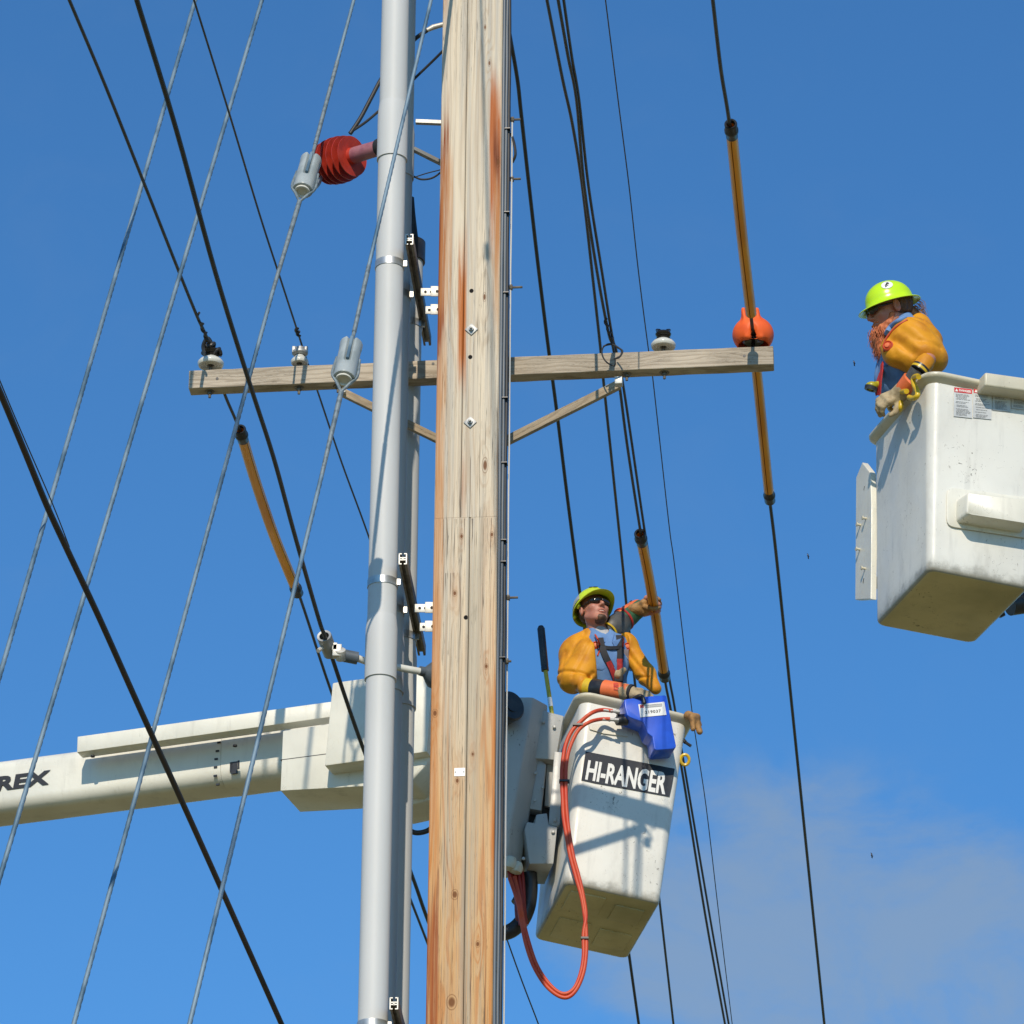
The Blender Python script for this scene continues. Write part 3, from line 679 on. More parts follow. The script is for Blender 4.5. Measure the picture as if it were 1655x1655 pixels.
# ================================================================ overhead wires
def wire(name, label, pts, anchor, s_far, s_near, rpx, mat, ext=(14, 45), group=None, cap=True, name_cat='wire'):
    """pts: photo pixels down the wire; anchor: (px,py,Y) splits near (towards the camera) from far"""
    A = at(*anchor); Q = []
    for px, py in pts: Q.append(along(px, py, A, s_near if py < anchor[1] else s_far))
    r = rpx/2*mpp(anchor[2])
    P = cat(Q, 6)
    if ext[0]: d = (P[0]-P[4]).normalized(); P = [P[0]+d*ext[0]] + P
    if ext[1]: d = (P[-1]-P[-5]).normalized(); P = P+[P[-1]+d*ext[1]]
    mb = MB(); mb.tube(P, r, 8); o = mb.build(name, mat, auto=None)
    tag(o, label, name_cat, group); return P, Q
wg = 'overhead wires running past the pole'
WA, _ = wire('conductor', 'dark conductor tied to the taped insulator at the left end of the arm', [(112, 0), (170, 138), (228, 284), (282, 421), (318, 510), (337, 553), (362, 634), (388, 697), (435, 830), (484, 963), (535, 1117), (592, 1270), (655, 1432), (692, 1527), (745, 1665)], (337, 553, 23.5), -.09, -.03, 5.6, M['conductor'], group=wg)
WB, _ = wire('conductor', 'thick black cable passing before the arm and through the clamp ring', [(221, 0), (285, 210), (348, 440), (402, 615), (442, 739), (475, 860), (515, 1000), (529, 1040), (587, 1210), (663, 1407), (692, 1489), (750, 1640)], (529, 1042, 22.95), -.07, -.04, 7, M['cable'], group=wg)
WC, _ = wire('conductor', 'thin wire clamped on the small insulator left of the conduits', [(316, 8), (371, 185), (420, 348), (454, 453), (481, 536), (494, 577), (513.5, 633), (552, 747), (598, 873), (665, 1070), (820, 1520), (872, 1660)], (481, 540, 23.46), -.05, -.03, 3.4, M['conductor'], group=wg)
WD, _ = wire('telecom_cable', 'thickest dark cable crossing the lower left corner in front of the white boom', [(-14, 604), (0, 634), (40, 730), (76, 818), (115, 902), (162, 1002), (225, 1143), (289, 1284), (352, 1424), (458, 1662)], (249, 1190, 20.5), -.22, -.22, 10.0, M['telecom'], ext=(8, 30), group=wg, name_cat='cable')
wire('lashing_wire', 'thin strand riding along the thick dark cable at lower left', [(-4, 606), (20, 664), (44, 720), (78, 798), (96, 842), (112, 884)], (75, 800, 20.45), -.22, -.22, 2.2, M['conductor'], ext=(8, 0), name_cat='wire', group=wg)
wire('conductor', 'dark cable leaving the pole high on its right side and passing behind the arm', [(823, 52), (836, 127), (842, 181), (855, 300), (871, 440), (887, 568), (901.5, 678), (932, 920), (1004, 1450), (1016, 1538), (1033, 1660)], (827, 72, 23.25), -.10, -.10, 7, M['cable'], ext=(0, 45), group=wg)
wire('conductor', 'leftmost of the three converging wires right of the pole, passing behind the arm', [(884, 0), (909, 127), (925, 200), (941, 300), (957, 440), (971, 568), (977.5, 637), (1007, 920), (1018, 1030), (1066, 1457), (1089, 1660)], (971, 568, 23.9), -.08, -.04, 5, M['conductor'], group=wg)
W3, _ = wire('conductor', 'middle of the three converging wires, resting on the arm and entering the middle line hose', [(902, 0), (918, 91), (932, 163), (944, 300), (965, 440), (983, 536), (991, 562), (1001, 622), (1013, 715), (1034, 852), (1056, 980), (1075, 1101), (1082, 1137), (1102, 1244), (1140, 1480), (1173, 1662)], (991, 562, 23.28), -.07, -.03, 5, M['conductor'], group=wg)
wire('conductor', 'rightmost of the three converging wires right of the pole', [(911, 0), (924, 91), (936, 163), (951, 300), (973, 440), (989, 541), (996, 567), (1007, 622), (1021, 715), (1041, 852), (1062, 980), (1082, 1098), (1090, 1141), (1107, 1244), (1147, 1480), (1179, 1662)], (996, 562, 23.30), -.07, -.03, 4.6, M['conductor'], group=wg)
wire('thin_wire', 'thinnest wire, between the bare insulator and the middle line hose', [(978.6, 0), (1000, 170), (1016.6, 300), (1032, 440), (1048, 565), (1055, 611), (1081, 846), (1091, 920), (1119, 1154), (1141, 1302), (1162, 1480), (1184, 1660)], (1048, 565, 24.2), -.06, -.04, 2.0, M['conductor'], group=wg)
W4, _ = wire('conductor', 'rightmost wire, running through the orange hood at the right end of the arm', [(1152, 0), (1165, 112), (1179, 200), (1196, 350), (1207, 450), (1217, 540), (1224, 610), (1234, 715), (1243, 800), (1257, 920), (1293, 1270), (1333, 1662)], (1218, 540, 23.22), -.07, -.04, 6, M['conductor'], group=wg)
# loose tie loop hanging on the arm
c = at(989, 571, 23.15); tl = thing('tie_loop', 'loose black tie wire loop hanging on the arm under the twin wires', 'tie wire', c)
mb = MB(); mb.tube(cat([at(x, y, 23.16+q) for x, y, q in ((990, 556, .0), (976, 560, 0), (973, 572, 0), (980, 585, 0), (993, 591, 0), (995, 580, -.01), (1003, 575, 0), (1004, 566, .02), (996, 561, .05))]), .0045, 8)
mb.tube(cat([at(x, y, 23.12) for x, y in ((975, 560), (984, 556), (993, 558), (1001, 563), (1006, 568), (1001, 577), (992, 580))]), .0055, 8)
mb.build('loop_wire', M['cable'], tl)
# twisted tie wires on the conductors just before the insulators
def ties(path_px, anchor, s, r, amp, turns, name, label):
    A = at(*anchor); Q = cat([along(px, py, A, s) for px, py in path_px], 14); P = []
    for i, q in enumerate(Q):
        a = turns*2*math.pi*i/len(Q); P.append(q+Vector((math.cos(a), .3, math.sin(a)))*amp)
    mb = MB(); mb.tube(P, r, 7); tag(mb.build(name, M['cable']), label, 'tie wire')
ties([(319, 505), (328, 530), (335, 548)], (337, 553, 23.5), -.03, .007, .010, 3, 'tie_wire', 'twisted black tie on the wire above the taped insulator')
ties([(479, 531), (481, 536), (483, 541)], (481, 540, 23.46), -.03, .006, .010, 2, 'tie_wire', 'short bright tie on the thin wire above the small insulator')
ties([(978, 515), (985, 536), (991, 553)], (991, 562, 23.26), -.03, .006, .009, 4, 'tie_wire', 'twisted tie on the twin wires just above the arm')

# ================================================================ line hoses (rubber cover-up)
def line_hose(pts, anchor, s, wpx, label, m0=True, m1=True, slot=75):
    A = at(*anchor); Q = cat([along(px, py, A, s) for px, py in pts], 8); r = wpx/2*mpp(Q[len(Q)//2].y)
    t = thing('line_hose', label, 'line hose', Q[0], 'rubber line hoses over the wires')
    n = 26; gap = rad(9); v = []
    for i, q in enumerate(Q):
        tt = (Q[min(i+1, len(Q)-1)]-Q[max(i-1, 0)]).normalized(); view = (CAM-q).normalized()
        b = (view-tt*view.dot(tt)).normalized(); a = tt.cross(b)
        ring = []
        for k in range(n+1):     # open C, slot facing down towards the street
            an_ = rad(slot)+gap/2+(2*math.pi-gap)*k/n; ring.append((r*math.cos(an_), r*math.sin(an_)))
        for k in range(n+1):
            an_ = rad(slot)+gap/2+(2*math.pi-gap)*(n-k)/n; ring.append((r*.72*math.cos(an_), r*.72*math.sin(an_)))
        v += [q + a*x + b*y for x, y in ring]
    m = 2*(n+1); f = [[i*m+k, i*m+(k+1) % m, (i+1)*m+(k+1) % m, (i+1)*m+k] for i in range(len(Q)-1) for k in range(m)]
    f += [list(range(m))[::-1], [(len(Q)-1)*m+k for k in range(m)]]
    mb = MB(); mb.add(v, f); mb.build('hose_body', M['hose'], t, auto=50)
    for on, P0, P1 in ((m0, Q[0], Q[3]), (m1, Q[-1], Q[-4])):
        if not on: continue
        d = (P1-P0).normalized(); mb = MB()
        mb.lathe(P0-d*.03, d, [(0, r*.75), (-.004, r*.98), (.004, r*1.12), (.05, r*1.04), (.058, r*1.22), (.075, r*1.22), (.083, r*1.03), (.125, r*1.03), (.125, r*.9), (.0, r*.72)], 24)
        mb.build('end_cuff', M['rubber'], t)
line_hose([(1181.5, 205), (1188, 270), (1198, 370), (1206, 440), (1213, 500), (1214, 507)], (1218, 540, 23.22), -.04, 18.5, 'long amber line hose above the orange hood at the right', True, False)
line_hose([(1219, 566), (1224, 610), (1233, 700), (1241, 780), (1244, 806)], (1218, 540, 23.22), -.07, 16.5, 'amber line hose hanging below the orange hood at the right', False, True)
line_hose([(1035, 866), (1047, 925), (1060, 998), (1071, 1075), (1074, 1093)], (991, 562, 23.28), -.07, 16.5, 'amber line hose held by the worker with sunglasses')
line_hose([(389, 698), (412, 775), (440, 858), (464, 918), (480, 956)], (337, 553, 23.5), -.09, 17, 'amber line hose below the left end of the arm', slot=125)

# ================================================================ guy wires
def strand(a, b, r0, r1_, name, label, mat, group=None, pitch=.11, cat_='guy wire', parent=None):
    a, b = Vector(a), Vector(b); L = (b-a).length; t = (b-a)/L; u = t.cross(Z).normalized(); w_ = t.cross(u)
    step = .018 if L < 14 else .022; N = int(L/step); n = 14; v = []
    for i in range(N+1):
        s = i/N; c = a+(b-a)*s; ph = 2*math.pi*s*L/pitch/7*2; rr_ = r0+(r1_-r0)*s
        for k in range(n):
            an_ = 2*math.pi*k/n; q = rr_*(1+.13*math.cos(7*an_)) if False else rr_*(1+(.10 if k % 2 else -.10))
            v.append(c+(u*math.cos(an_+ph)+w_*math.sin(an_+ph))*q)
    f = [[i*n+k, i*n+(k+1) % n, (i+1)*n+(k+1) % n, (i+1)*n+k] for i in range(N) for k in range(n)]
    mb = MB(); mb.add(v, f); o = mb.build(name, mat, parent, auto=None)
    if parent is None: tag(o, label, cat_, group)
    return o
def guy_line(p0, p1, Y0, Y1): return at(*p0, Y0), at(*p1, Y1)
gg = 'steel guy wires slanting down to the left'
def ext_guy(a, b, up, down):
    d = (b-a).normalized(); tz = b.z/abs(d.z) if down is None else down; return a-d*up, b+d*tz
for p0, p1, lb in (((317, -5), (-2, 1098), 'leftmost steel guy wire leaving the photo at its left edge'), ((424, -2), (-2, 1424), 'second steel guy wire from the left, without insulator')):
    a, b = guy_line(p0, p1, 22.7, 20.0); a, b = ext_guy(a, b, 2.2, None); strand(a, b, .0112, .0112, 'guy_wire', lb, M['guy'], gg)
def strain_guy(top, ins0, ins1, bot, Yt, Yb, lb, pre_top, pre_bot):
    """upper strand, glazed strain insulator, lower strand"""
    t = thing('guy_wire', lb, 'guy wire', at(*bot, Yb), gg)
    def Yof(py): return Yt+(Yb-Yt)*(py-top[1])/(bot[1]-top[1])
    A, I0, I1, B = at(*top, Yt), at(*ins0, Yof(ins0[1])), at(*ins1, Yof(ins1[1])), at(*bot, Yb)
    dA = (A-I0).normalized(); dB = (B-I1).normalized()
    P0 = at(*pre_top, Yof(pre_top[1])); P1 = at(*pre_bot, Yof(pre_bot[1]))
    strand(A+dA*2.0, P0, .010, .010, 'steel_strand', '', M['guy'], parent=t)
    mb = MB(); mb.tube([P0, I0+(P0-I0)*.15], .0125, 10); mb.tube([I0+(P0-I0)*.15, I0], .0105, 8); mb.build('preformed_grip', M['preform'], t)
    gb = B+dB*(B.z/abs(dB.z)); strand(P1, gb, .0108, .0110, 'steel_strand', '', M['guy'], parent=t)
    d = (I0-I1).normalized(); s = d.cross(Y_).normalized(); c = (I0+I1)/2; L = (I0-I1).length
    fk = I1-d*.10
    mb = MB(); mb.tube([P1, fk+(P1-fk)*.1, fk], [.0112, .0145, .014], 10)
    for q in (-1, 1): mb.tube(cat([fk, I1-d*.03+s*q*.035, I1+d*.03+s*q*.066, c+s*q*.060+d*.02]), .0085, 8)
    mb.build('preformed_grip', M['preform'], t)
    Rm = Matrix((s, d.cross(s), d)).transposed()
    body = inter(off(sd_cap(c-d*.2, c+d*.2, .058, .062), 0), sd_box(c, (.2, .2, L*.5), .012, Rm))
    body = cut(body, sd_cap(c+d*L*.65, c+d*.01-Y_*.0, .0, .0), 0)
    front = Vector((0, -1, -.15)).normalized()
    g1 = sd_cap(c+d*L*.8+front*.066, c-d*.005+front*.060, .018, .016)
    g2 = sd_cap(c-s*.09-d*L*.2, c-s*.066+d*L*.3, .018, .016); g3 = sd_cap(c+s*.09-d*L*.2, c+s*.066+d*L*.3, .018, .016)
    g4 = sd_cap(c+d*L*.8-front*.066, c-d*.005-front*.060, .018, .016)
    bd = cut(cut(cut(cut(body, g1, .012), g2, .012), g3, .012), g4, .012)
    sdf_mesh('strain_insulator', bd, c-Vector((.14, .14, .16)), c+Vector((.14, .14, .16)), .005, M['strain'], t)
    mb = MB(); mb.lathe(I1-d*.002, -d, [(0, .044), (.012, .044), (.012, .034), (.004, .030), (.004, 0)], 24); mb.build('insulator_end', M['porcelain'], t)
    mb = MB(); mb.tube([I0+front*.055+d*.03, c+front*.052], .0095, 8); mb.build('grip_tail', M['guy'], t)
    return t
strain_guy((573, -3), (503, 258), (489, 308), (121, 1660), 23.45, 20.2, 'guy wire whose strain insulator hangs beside the red insulator', (545, 100), (441, 470))
strain_guy((698, -3), (568, 556), (556, 612), (304, 1660), 22.5, 20.0, 'guy wire crossing the front conduit, its strain insulator in front of the arm', (596, 430), (520, 768))

# ================================================================ red polymer dead-end insulator with jumpers
a = at(524, 266, 23.30); b = at(622, 236, 22.98); t = thing('polymer_insulator', 'red ribbed insulator left of the conduits near the top', 'insulator', a)
d = (b-a).normalized(); L = (b-a).length; prof = []
ra = .138
for i in range(6):
    h = i*.040; rr_ = ra*(.82+.18*math.sin(math.pi*(i+1)/6.5))
    prof += [(h, .045), (h+.012, rr_*.86), (h+.022, rr_), (h+.027, rr_), (h+.026, rr_*.9), (h+.022, .05)]
prof = [(-.02, .0), (-.02, .04)]+prof+[(.262, .045)]
mb = MB(); mb.lathe(a, d, prof, 40); mb.build('shed_stack', M['red_poly'], t, auto=35)
mb = MB(); mb.lathe(a+d*.23, d, [(0, .046), (.02, .048), (L-.29, .046), (L-.27, .04)], 24); mb.build('core_rod', M['pink_rod'], t)
mb = MB(); mb.lathe(a+d*(L-.05), d, [(0, .04), (.0, .052), (.06, .06), (.10, .045), (.10, 0)], 20); mb.build('end_fitting', M['dark'], t)
mb = MB(); mb.tube(cat([a-d*.02, at(517, 293, 23.25), at(508, 304, 23.2), at(498, 302, 23.1)]), .011, 8); mb.build('link_hook', M['galv'], t)
t = thing('jumper_cable', 'heavy black jumper cable with a silver lug behind the top of the conduits', 'cable', at(620, 120, 23.45))
mb = MB(); mb.tube(cat([at(566, 216, 23.5), at(583, 190, 23.5), at(600, 158, 23.5), at(616, 128, 23.5), at(640, 92, 23.45), at(672, 62, 23.42), at(692, 48, 23.4)]), .0125, 10); mb.build('cable', M['cable'], t)
mb = MB(); mb.tube([at(690, 49, 23.4), at(700, 44, 23.4), at(722, 38, 23.4)], [.013, .017, .014], 10); mb.build('lug', M['bracket'], t)
mb = MB(); mb.tube(cat([at(564, 215, 23.5), at(590, 198, 23.5), at(614, 178, 23.5), at(645, 152, 23.5), at(672, 125, 23.5), at(700, 98, 23.45), at(722, 76, 23.4)]), .0085, 8)
tag(mb.build('jumper_cable', M['cable']), 'thinner black cable curving below the heavy jumper behind the conduits', 'cable')
mb = MB(); mb.tube(cat([at(664, 320, 23.6), at(666, 345, 23.6), at(669, 372, 23.58), at(672, 395, 23.56)]), .02, 10)
tag(mb.build('riser_tail', M['cable']), 'black cable entering the capped rear conduit', 'cable')

# ================================================================ stand-off arm with clamp ring
c = at(529, 1042, 22.95); t = thing('standoff_clamp', 'grey stand-off arm with an open clamp ring gripping the thick black cable', 'standoff clamp', at(695, 1088, 23.15))
S = [at(548, 1058, 22.98), at(578, 1064, 23.0), at(592, 1069, 23.02), at(640, 1078, 23.06), at(688, 1087, 23.1), at(700, 1090, 23.12)]
mb = MB(); mb.tube([S[0], S[1]], .035, 16); mb.build('grey_sleeve', M['guard'], t)
mb = MB(); mb.tube([S[1], S[2], S[3], S[4]], .020, 14); mb.build('rod', M['porcelain'], t)
mb = MB(); dd = (S[5]-S[4]).normalized(); mb.lathe(at(678, 1084, 23.09), dd, [(0, .0), (0, .026), (.03, .028), (.05, .05), (.075, .075), (.10, .08), (.10, 0)], 24); mb.build('base_flange', M['guard'], t)
ringd = (WB[30]-WB[28]).normalized(); mb = MB(); vd = (at(529, 1042, 22.95)-at(540, 1072, 23.1)).normalized()
mb.lathe(c-vd*.075, vd, [(.15, .027), (.152, .039), (.14, .041), (.0, .040), (-.01, .03)], 24); mb.build('ring', M['galv'], t)
mb = MB(); mb.box(at(545, 1053, 22.95), ax3, (.05, .05, .07)); mb.box(at(541, 1046, 22.94), ax3, (.03, .03, .045)); mb.tube([at(550, 1050, 22.93), at(551, 1066, 22.98)], .03, 12)
mb.build('jaw_block', M['bracket'], t, bevel=.004)
mb = MB(); mb.tube([at(522, 1046, 22.93), at(514, 1052, 22.9)], .012, 8); mb.build('clamp_screw', M['bracket'], t)

# unseen guy added above the picture to cast a shadow down the pole face
def shade_src(px, py):
    S = hit(px, py, PF, PN); k = (19.0-S.z)/(0.75+math.tan(SUN_EL)/math.cos(SUN_AZ)*1.0); k3 = k/(math.cos(SUN_EL)*math.cos(SUN_AZ)); return S+sun_dir*k3
g0, g1 = shade_src(777, 0), shade_src(799, 700); gd_ = (g1-g0).normalized()
og_ = thing('added_shadow_guy', 'added unseen guy wire above the picture, its thin shadow runs down the pole face', 'guy wire', g0)
strand(g0-gd_*4.5, g1+gd_*14, .007, .007, 'steel_strand', '', M['guy'], parent=og_)
si = shade_src(788, 415); mb = MB(); mb.lathe(si-gd_*.08, gd_, [(0, 0), (0, .014), (.02, .018), (.08, .018), (.10, .014), (.10, 0)], 20); mb.build('strain_insulator', M['strain'], og_)  # unseen insulator, slimmed so its shadow stays small

# ================================================================ text helper
def text_mesh(txt, bold=0.0, spacing=1.0):
    cu = bpy.data.curves.new('txt', 'FONT'); cu.body = txt; cu.offset = bold; cu.space_character = spacing; cu.resolution_u = 3
    o = bpy.data.objects.new('txt', cu); scene.collection.objects.link(o)
    dg = bpy.context.evaluated_depsgraph_get(); me = bpy.data.meshes.new_from_object(o.evaluated_get(dg))
    v = [Vector(p.co) for p in me.vertices]; f = [list(p.vertices) for p in me.polygons]
    bpy.data.objects.remove(o); bpy.data.curves.remove(cu); bpy.data.meshes.remove(me)
    x0, x1 = min(p.x for p in v), max(p.x for p in v); y0, y1 = min(p.y for p in v), max(p.y for p in v)
    return [((p.x-x0)/(x1-x0), (p.y-y0)/(y1-y0)) for p in v], f
def decal_text(mb, txt, q, bold=0.0, spacing=1.0, mi=0):
    """q: bottom-left, bottom-right, top-right, top-left points"""
    uv, f = text_mesh(txt, bold, spacing); q = [Vector(p) for p in q]
    mb.add([(q[0]*(1-u)+q[1]*u)*(1-v)+(q[3]*(1-u)+q[2]*u)*v for u, v in uv], f)
    return mb

# ================================================================ aerial buckets
def bucket_frame(pos, yaw, tx, ty):
    return Matrix.Translation(pos) @ Matrix.Rotation(rad(ty), 4, 'Y') @ Matrix.Rotation(rad(tx), 4, 'X') @ Matrix.Rotation(rad(yaw), 4, 'Z')
def rr_ring(w_, d_, r, z, n=7):
    out = []
    for cx, cy, a0 in ((1, 1, 0), (-1, 1, 90), (-1, -1, 180), (1, -1, 270)):
        for k in range(n):
            a = rad(a0+90*k/(n-1)); out.append((cx*(w_/2-r)+r*math.cos(a), cy*(d_/2-r)+r*math.sin(a), z))
    return out
def loft(rings, capA=True, capB=True):
    n = len(rings[0]); v = [p for r in rings for p in r]
    f = [[i*n+k, i*n+(k+1) % n, (i+1)*n+(k+1) % n, (i+1)*n+k] for i in range(len(rings)-1) for k in range(n)]
    if capA: f.append(list(range(n)))
    if capB: f.append([(len(rings)-1)*n+k for k in range(n)])
    return v, f
def bucket(BM, w0, d0, w1, d1, h, root, tray=False):
    bw, bd = w1-.075, d1-.075; rings = []
    for z, ins, r in ((0, .030, .035), (.003, .016, .040), (.010, .005, .043), (.024, .0, .045)): rings.append(rr_ring(w0-2*ins, d0-2*ins, r, z))
    for k in range(1, 14):
        s = k/13; z = .024+(h-.045-.024)*s; rings.append(rr_ring(w0+(bw-w0)*s, d0+(bd-d0)*s, .045+.02*s, z))
    under = len(rings[0]); rings.append(rr_ring(bw-.02, bd-.02, .07, h-.045))
    rings.append(rr_ring(w0-.03, d0-.03, .05, .24))
    v, f = loft(rings, True, True)
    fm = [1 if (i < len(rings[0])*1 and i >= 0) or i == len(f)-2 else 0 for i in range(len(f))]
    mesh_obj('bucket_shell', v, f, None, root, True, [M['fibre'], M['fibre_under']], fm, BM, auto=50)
    rings = [rr_ring(bw-.024, bd-.024, .07, h-.045), rr_ring(bw+.004, bd+.004, .075, h-.045), rr_ring(bw+.055, bd+.055, .09, h-.022), rr_ring(w1, d1, .10, h-.016), rr_ring(w1+.004, d1+.004, .10, h-.002),
             rr_ring(w1-.006, d1-.006, .10, h+.006), rr_ring(bw+.01, bd+.01, .08, h+.008), rr_ring(bw-.02, bd-.02, .07, h+.002), rr_ring(bw-.024, bd-.024, .07, h-.045)]
    v, f = loft(rings, False, False); mesh_obj('rim', v, f, M['fibre_rim'], root, True, M=BM, auto=50)
def face(BM, w0, d0, w1, d1, h, side='front', o=.003):
    bw, bd = w1-.075, d1-.075
    if side == 'front': a, b = Vector((0, -d0/2, .03)), Vector((0, -bd/2, h-.045))
    else: a, b = Vector((-w0/2, 0, .03)), Vector((-bw/2, 0, h-.045))
    u = (b-a).normalized(); s = X if side == 'front' else -Y_
    n = s.cross(u).normalized(); return BM @ (a+n*o), (BM.to_3x3() @ n).normalized()

B1 = dict(w0=.591, d0=.785, w1=.749, d1=.873, h=1.30)
BM1 = bucket_frame((0.530, 26.2, 11.636), 12.5, -7.36, 6.33)
lift1 = thing('aerial_lift', 'white aerial lift boom coming from the left, its bucket behind and right of the pole', 'aerial lift', (0.53, 26.2, 11.64), 'aerial lifts holding the workers')
bucket(BM1, root=lift1, **B1)
P1, N1 = face(BM1, **B1); h1 = lambda x, y, o=0.0: hit(x, y, P1+N1*o, N1)
mb = MB(); q = [(939.5, 1261), (961, 1266), (1060, 1284), (1082, 1288), (1086, 1270), (1090.5, 1242.5), (1000, 1225), (946.5, 1214.5)]
mb.prism([h1(*p) for p in q], N1*.0012); dec = tag(mb.build('name_decal', M['decal'], lift1, smooth=False), 'black name plate decal with white lettering')
mb = MB(); decal_text(mb, 'HI-RANGER', [h1(945.5, 1260, .0028), h1(1075, 1284.5, .0028), h1(1080, 1248.5, .0028), h1(951, 1228, .0028)], bold=.034)
mb.build('lettering', M['letter'], dec, smooth=False)
mb = MB(); mb.prism([h1(*p, .001) for p in ((951, 1171), (1012, 1168), (1014, 1191), (975, 1186), (953, 1179))], N1*.006); mb.build('patch_ledge', M['fibre2'], lift1, smooth=False)
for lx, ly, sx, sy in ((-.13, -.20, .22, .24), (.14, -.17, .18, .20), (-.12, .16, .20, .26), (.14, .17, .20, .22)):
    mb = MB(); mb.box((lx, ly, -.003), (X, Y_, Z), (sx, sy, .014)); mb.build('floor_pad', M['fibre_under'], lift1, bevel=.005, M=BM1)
# small fittings at the right edge of the bucket
mb = MB(); mb.tube([at(1101, 1192, 26.1), at(1108, 1200, 26.08)], .012, 8); mb.tube([at(1108, 1200, 26.08), at(1117, 1206, 26.08)], .010, 8); mb.build('latch', M['rubber'], lift1)
c = at(1107, 1228, 26.05); mb = MB(); mb.tube([c+Vector((math.cos(a)*.026, -.01*math.sin(a), math.sin(a)*.030)) for a in np.linspace(0, 2*math.pi, 18)], .010, 8); mb.build('lanyard_ring', M['yellow'], lift1)

# mount on the left of the bucket
def sweep(sec, a, b, name, mat, root, bev=.006, shrink=1.0):
    a, b = Vector(a), Vector(b); n = len(sec); v = [a+Vector((x, y, 0)) for x, y in sec]+[b+Vector((x*shrink, y*shrink, 0)) for x, y in sec]
    f = [list(range(n)), list(range(n, 2*n))]+[[k, (k+1) % n, n+(k+1) % n, n+k] for k in range(n)]
    mb = MB(); mb.add(v, f); return mb.build(name, mat, root, bevel=bev)
sweep([(-.34, .06), (-.26, .0), (-.02, -.005), (0, 0), (.088, .115), (.088, .36), (-.34, .36)], at(862, 1127, 25.93), at(818, 1384, 25.93), 'jib_casing', M['mount'], lift1, .008)
for k, (x, y, r) in enumerate(((821, 1395, .05), (832, 1402, .045), (824, 1368, .022), (828, 1352, .014), (822, 1340, .013))):
    c = at(x, y, 25.95+.02*k); mb = MB(); mb.lathe(c-Vector((0, 0, r)), Z+X*.2, [(0, 0), (r*.3, r*.8), (r, r), (r*1.7, r*.7), (r*2, 0)], 9); mb.build('cover_scrap', M['fibre_rim'], lift1)
def slab(poly, Y, th, name, mat, root, bev=.004, dx=.0):
    mb = MB(); mb.prism([at(x, y, Y) for x, y in poly], Vector((dx, th, 0))); return mb.build(name, mat, root, bevel=bev)
slab([(878, 1147), (884, 1150), (911, 1157), (908, 1172), (898, 1228), (872, 1226), (862, 1226)], 26.02, .20, 'mount_plate', M['mount'], lift1)
slab([(896, 1214), (910, 1216), (905, 1330), (901, 1336), (886, 1333), (887, 1325)], 25.98, .05, 'mount_plate', M['mount'], lift1)
slab([(862, 1226), (874, 1228), (883, 1236), (875, 1310), (851, 1306)], 26.05, .10, 'mount_plate', M['mount'], lift1)
slab([(867, 1316), (884, 1314), (887, 1333), (901, 1336), (894.5, 1396), (856, 1396), (848, 1340), (852, 1328), (865, 1330)], 25.97, .34, 'gearbox_cover', M['mount'], lift1, .006, dx=-.05)
slab([(850, 1215), (905, 1215), (898, 1345), (836, 1345)], 26.14, .25, 'mount_shade_slab', M['dark'], lift1)  # dark slab stands in for the shade inside the mount
slab([(884, 1230), (897, 1232), (891, 1305), (880, 1302)], 26.10, .03, 'inner_post', M['mount'], lift1)
for x, y in ((878, 1166), (896, 1174), (866, 1249), (877, 1272), (864, 1293), (897, 1325), (894, 1344), (846, 1387), (905, 1222)):
    p = at(x, y, 25.955 if y > 1300 else 26.0); mb = MB(); mb.lathe(p+Vector((0, .01, 0)), (0, -1, 0), [(0, .011), (.008, .011), (.012, .007), (.012, 0)], 8); mb.build('bolt', M['mount'], lift1)
c = at(826, 1141, 25.80); mb = MB(); mb.lathe(c, (.55, -.83, 0), [(-.12, .0), (-.12, .09), (.0, .095), (.012, .085), (.012, .04), (.02, .04), (.02, 0)], 30); mb.build('pulley_cap', M['rubber'], lift1)
# boom
a0, b0 = at(0, 1284, 27.35), at(690, 1194, 26.50); bd_ = (b0-a0).normalized(); a0 = a0-bd_*3.2
bn_ = Vector((-bd_.y, bd_.x, 0)).normalized(); bn_ = bn_ if bn_.y > 0 else -bn_; bu_ = bd_.cross(bn_); bu_ = bu_ if bu_.z > 0 else -bu_
BO = Matrix(((bd_.x, bn_.x, bu_.x, 0), (bd_.y, bn_.y, bu_.y, 0), (bd_.z, bn_.z, bu_.z, 0), (0, 0, 0, 1)))
def boom_pt(px, py, d=0.0):     # point on the vertical plane of the boom's near face, d metres towards the camera
    return hit(px, py, a0-bn_*(.1685+d), bn_)
def rrsec(w_, h_, r, n=8):
    return [(y, z) for y, z, _ in rr_ring(w_, h_, r, 0, n)]
def boom_seg(x0, x1, w_, h_, r, name, mat, lift=0):
    mb = MB(); s = rrsec(w_, h_, r); N = 14; v = []
    for k in range(N+1):
        c = a0+bd_*(x0+(x1-x0)*k/N)+bu_*lift
        v += [c+bn_*y+bu_*z for y, z in s]
    n = len(s); f = [[i*n+k, i*n+(k+1) % n, (i+1)*n+(k+1) % n, (i+1)*n+k] for i in range(N) for k in range(n)]+[list(range(n)), [N*n+k for k in range(n)]]
    mb.add(v, f); return mb.build(name, mat, lift1, auto=50)
Lb = (b0-a0).length; xj = (boom_pt(356, 1240)-a0).dot(bd_)
bm_ = boom_seg(0, xj, .33, .36, .085, 'boom', M['boom']); boom_seg(xj+.003, Lb, .335, .366, .088, 'boom_tip', M['boom'])
def bquad(pts, d): return [boom_pt(x, y, d) for x, y in pts]
mb = MB(); decal_text(mb, 'TEREX', bquad([(-62, 1286.5), (79, 1267.5), (83, 1244), (-56, 1262)], .0025), bold=.045, spacing=1.05); mb.build('maker_lettering', M['ink'], bm_, smooth=False)
mb = MB()
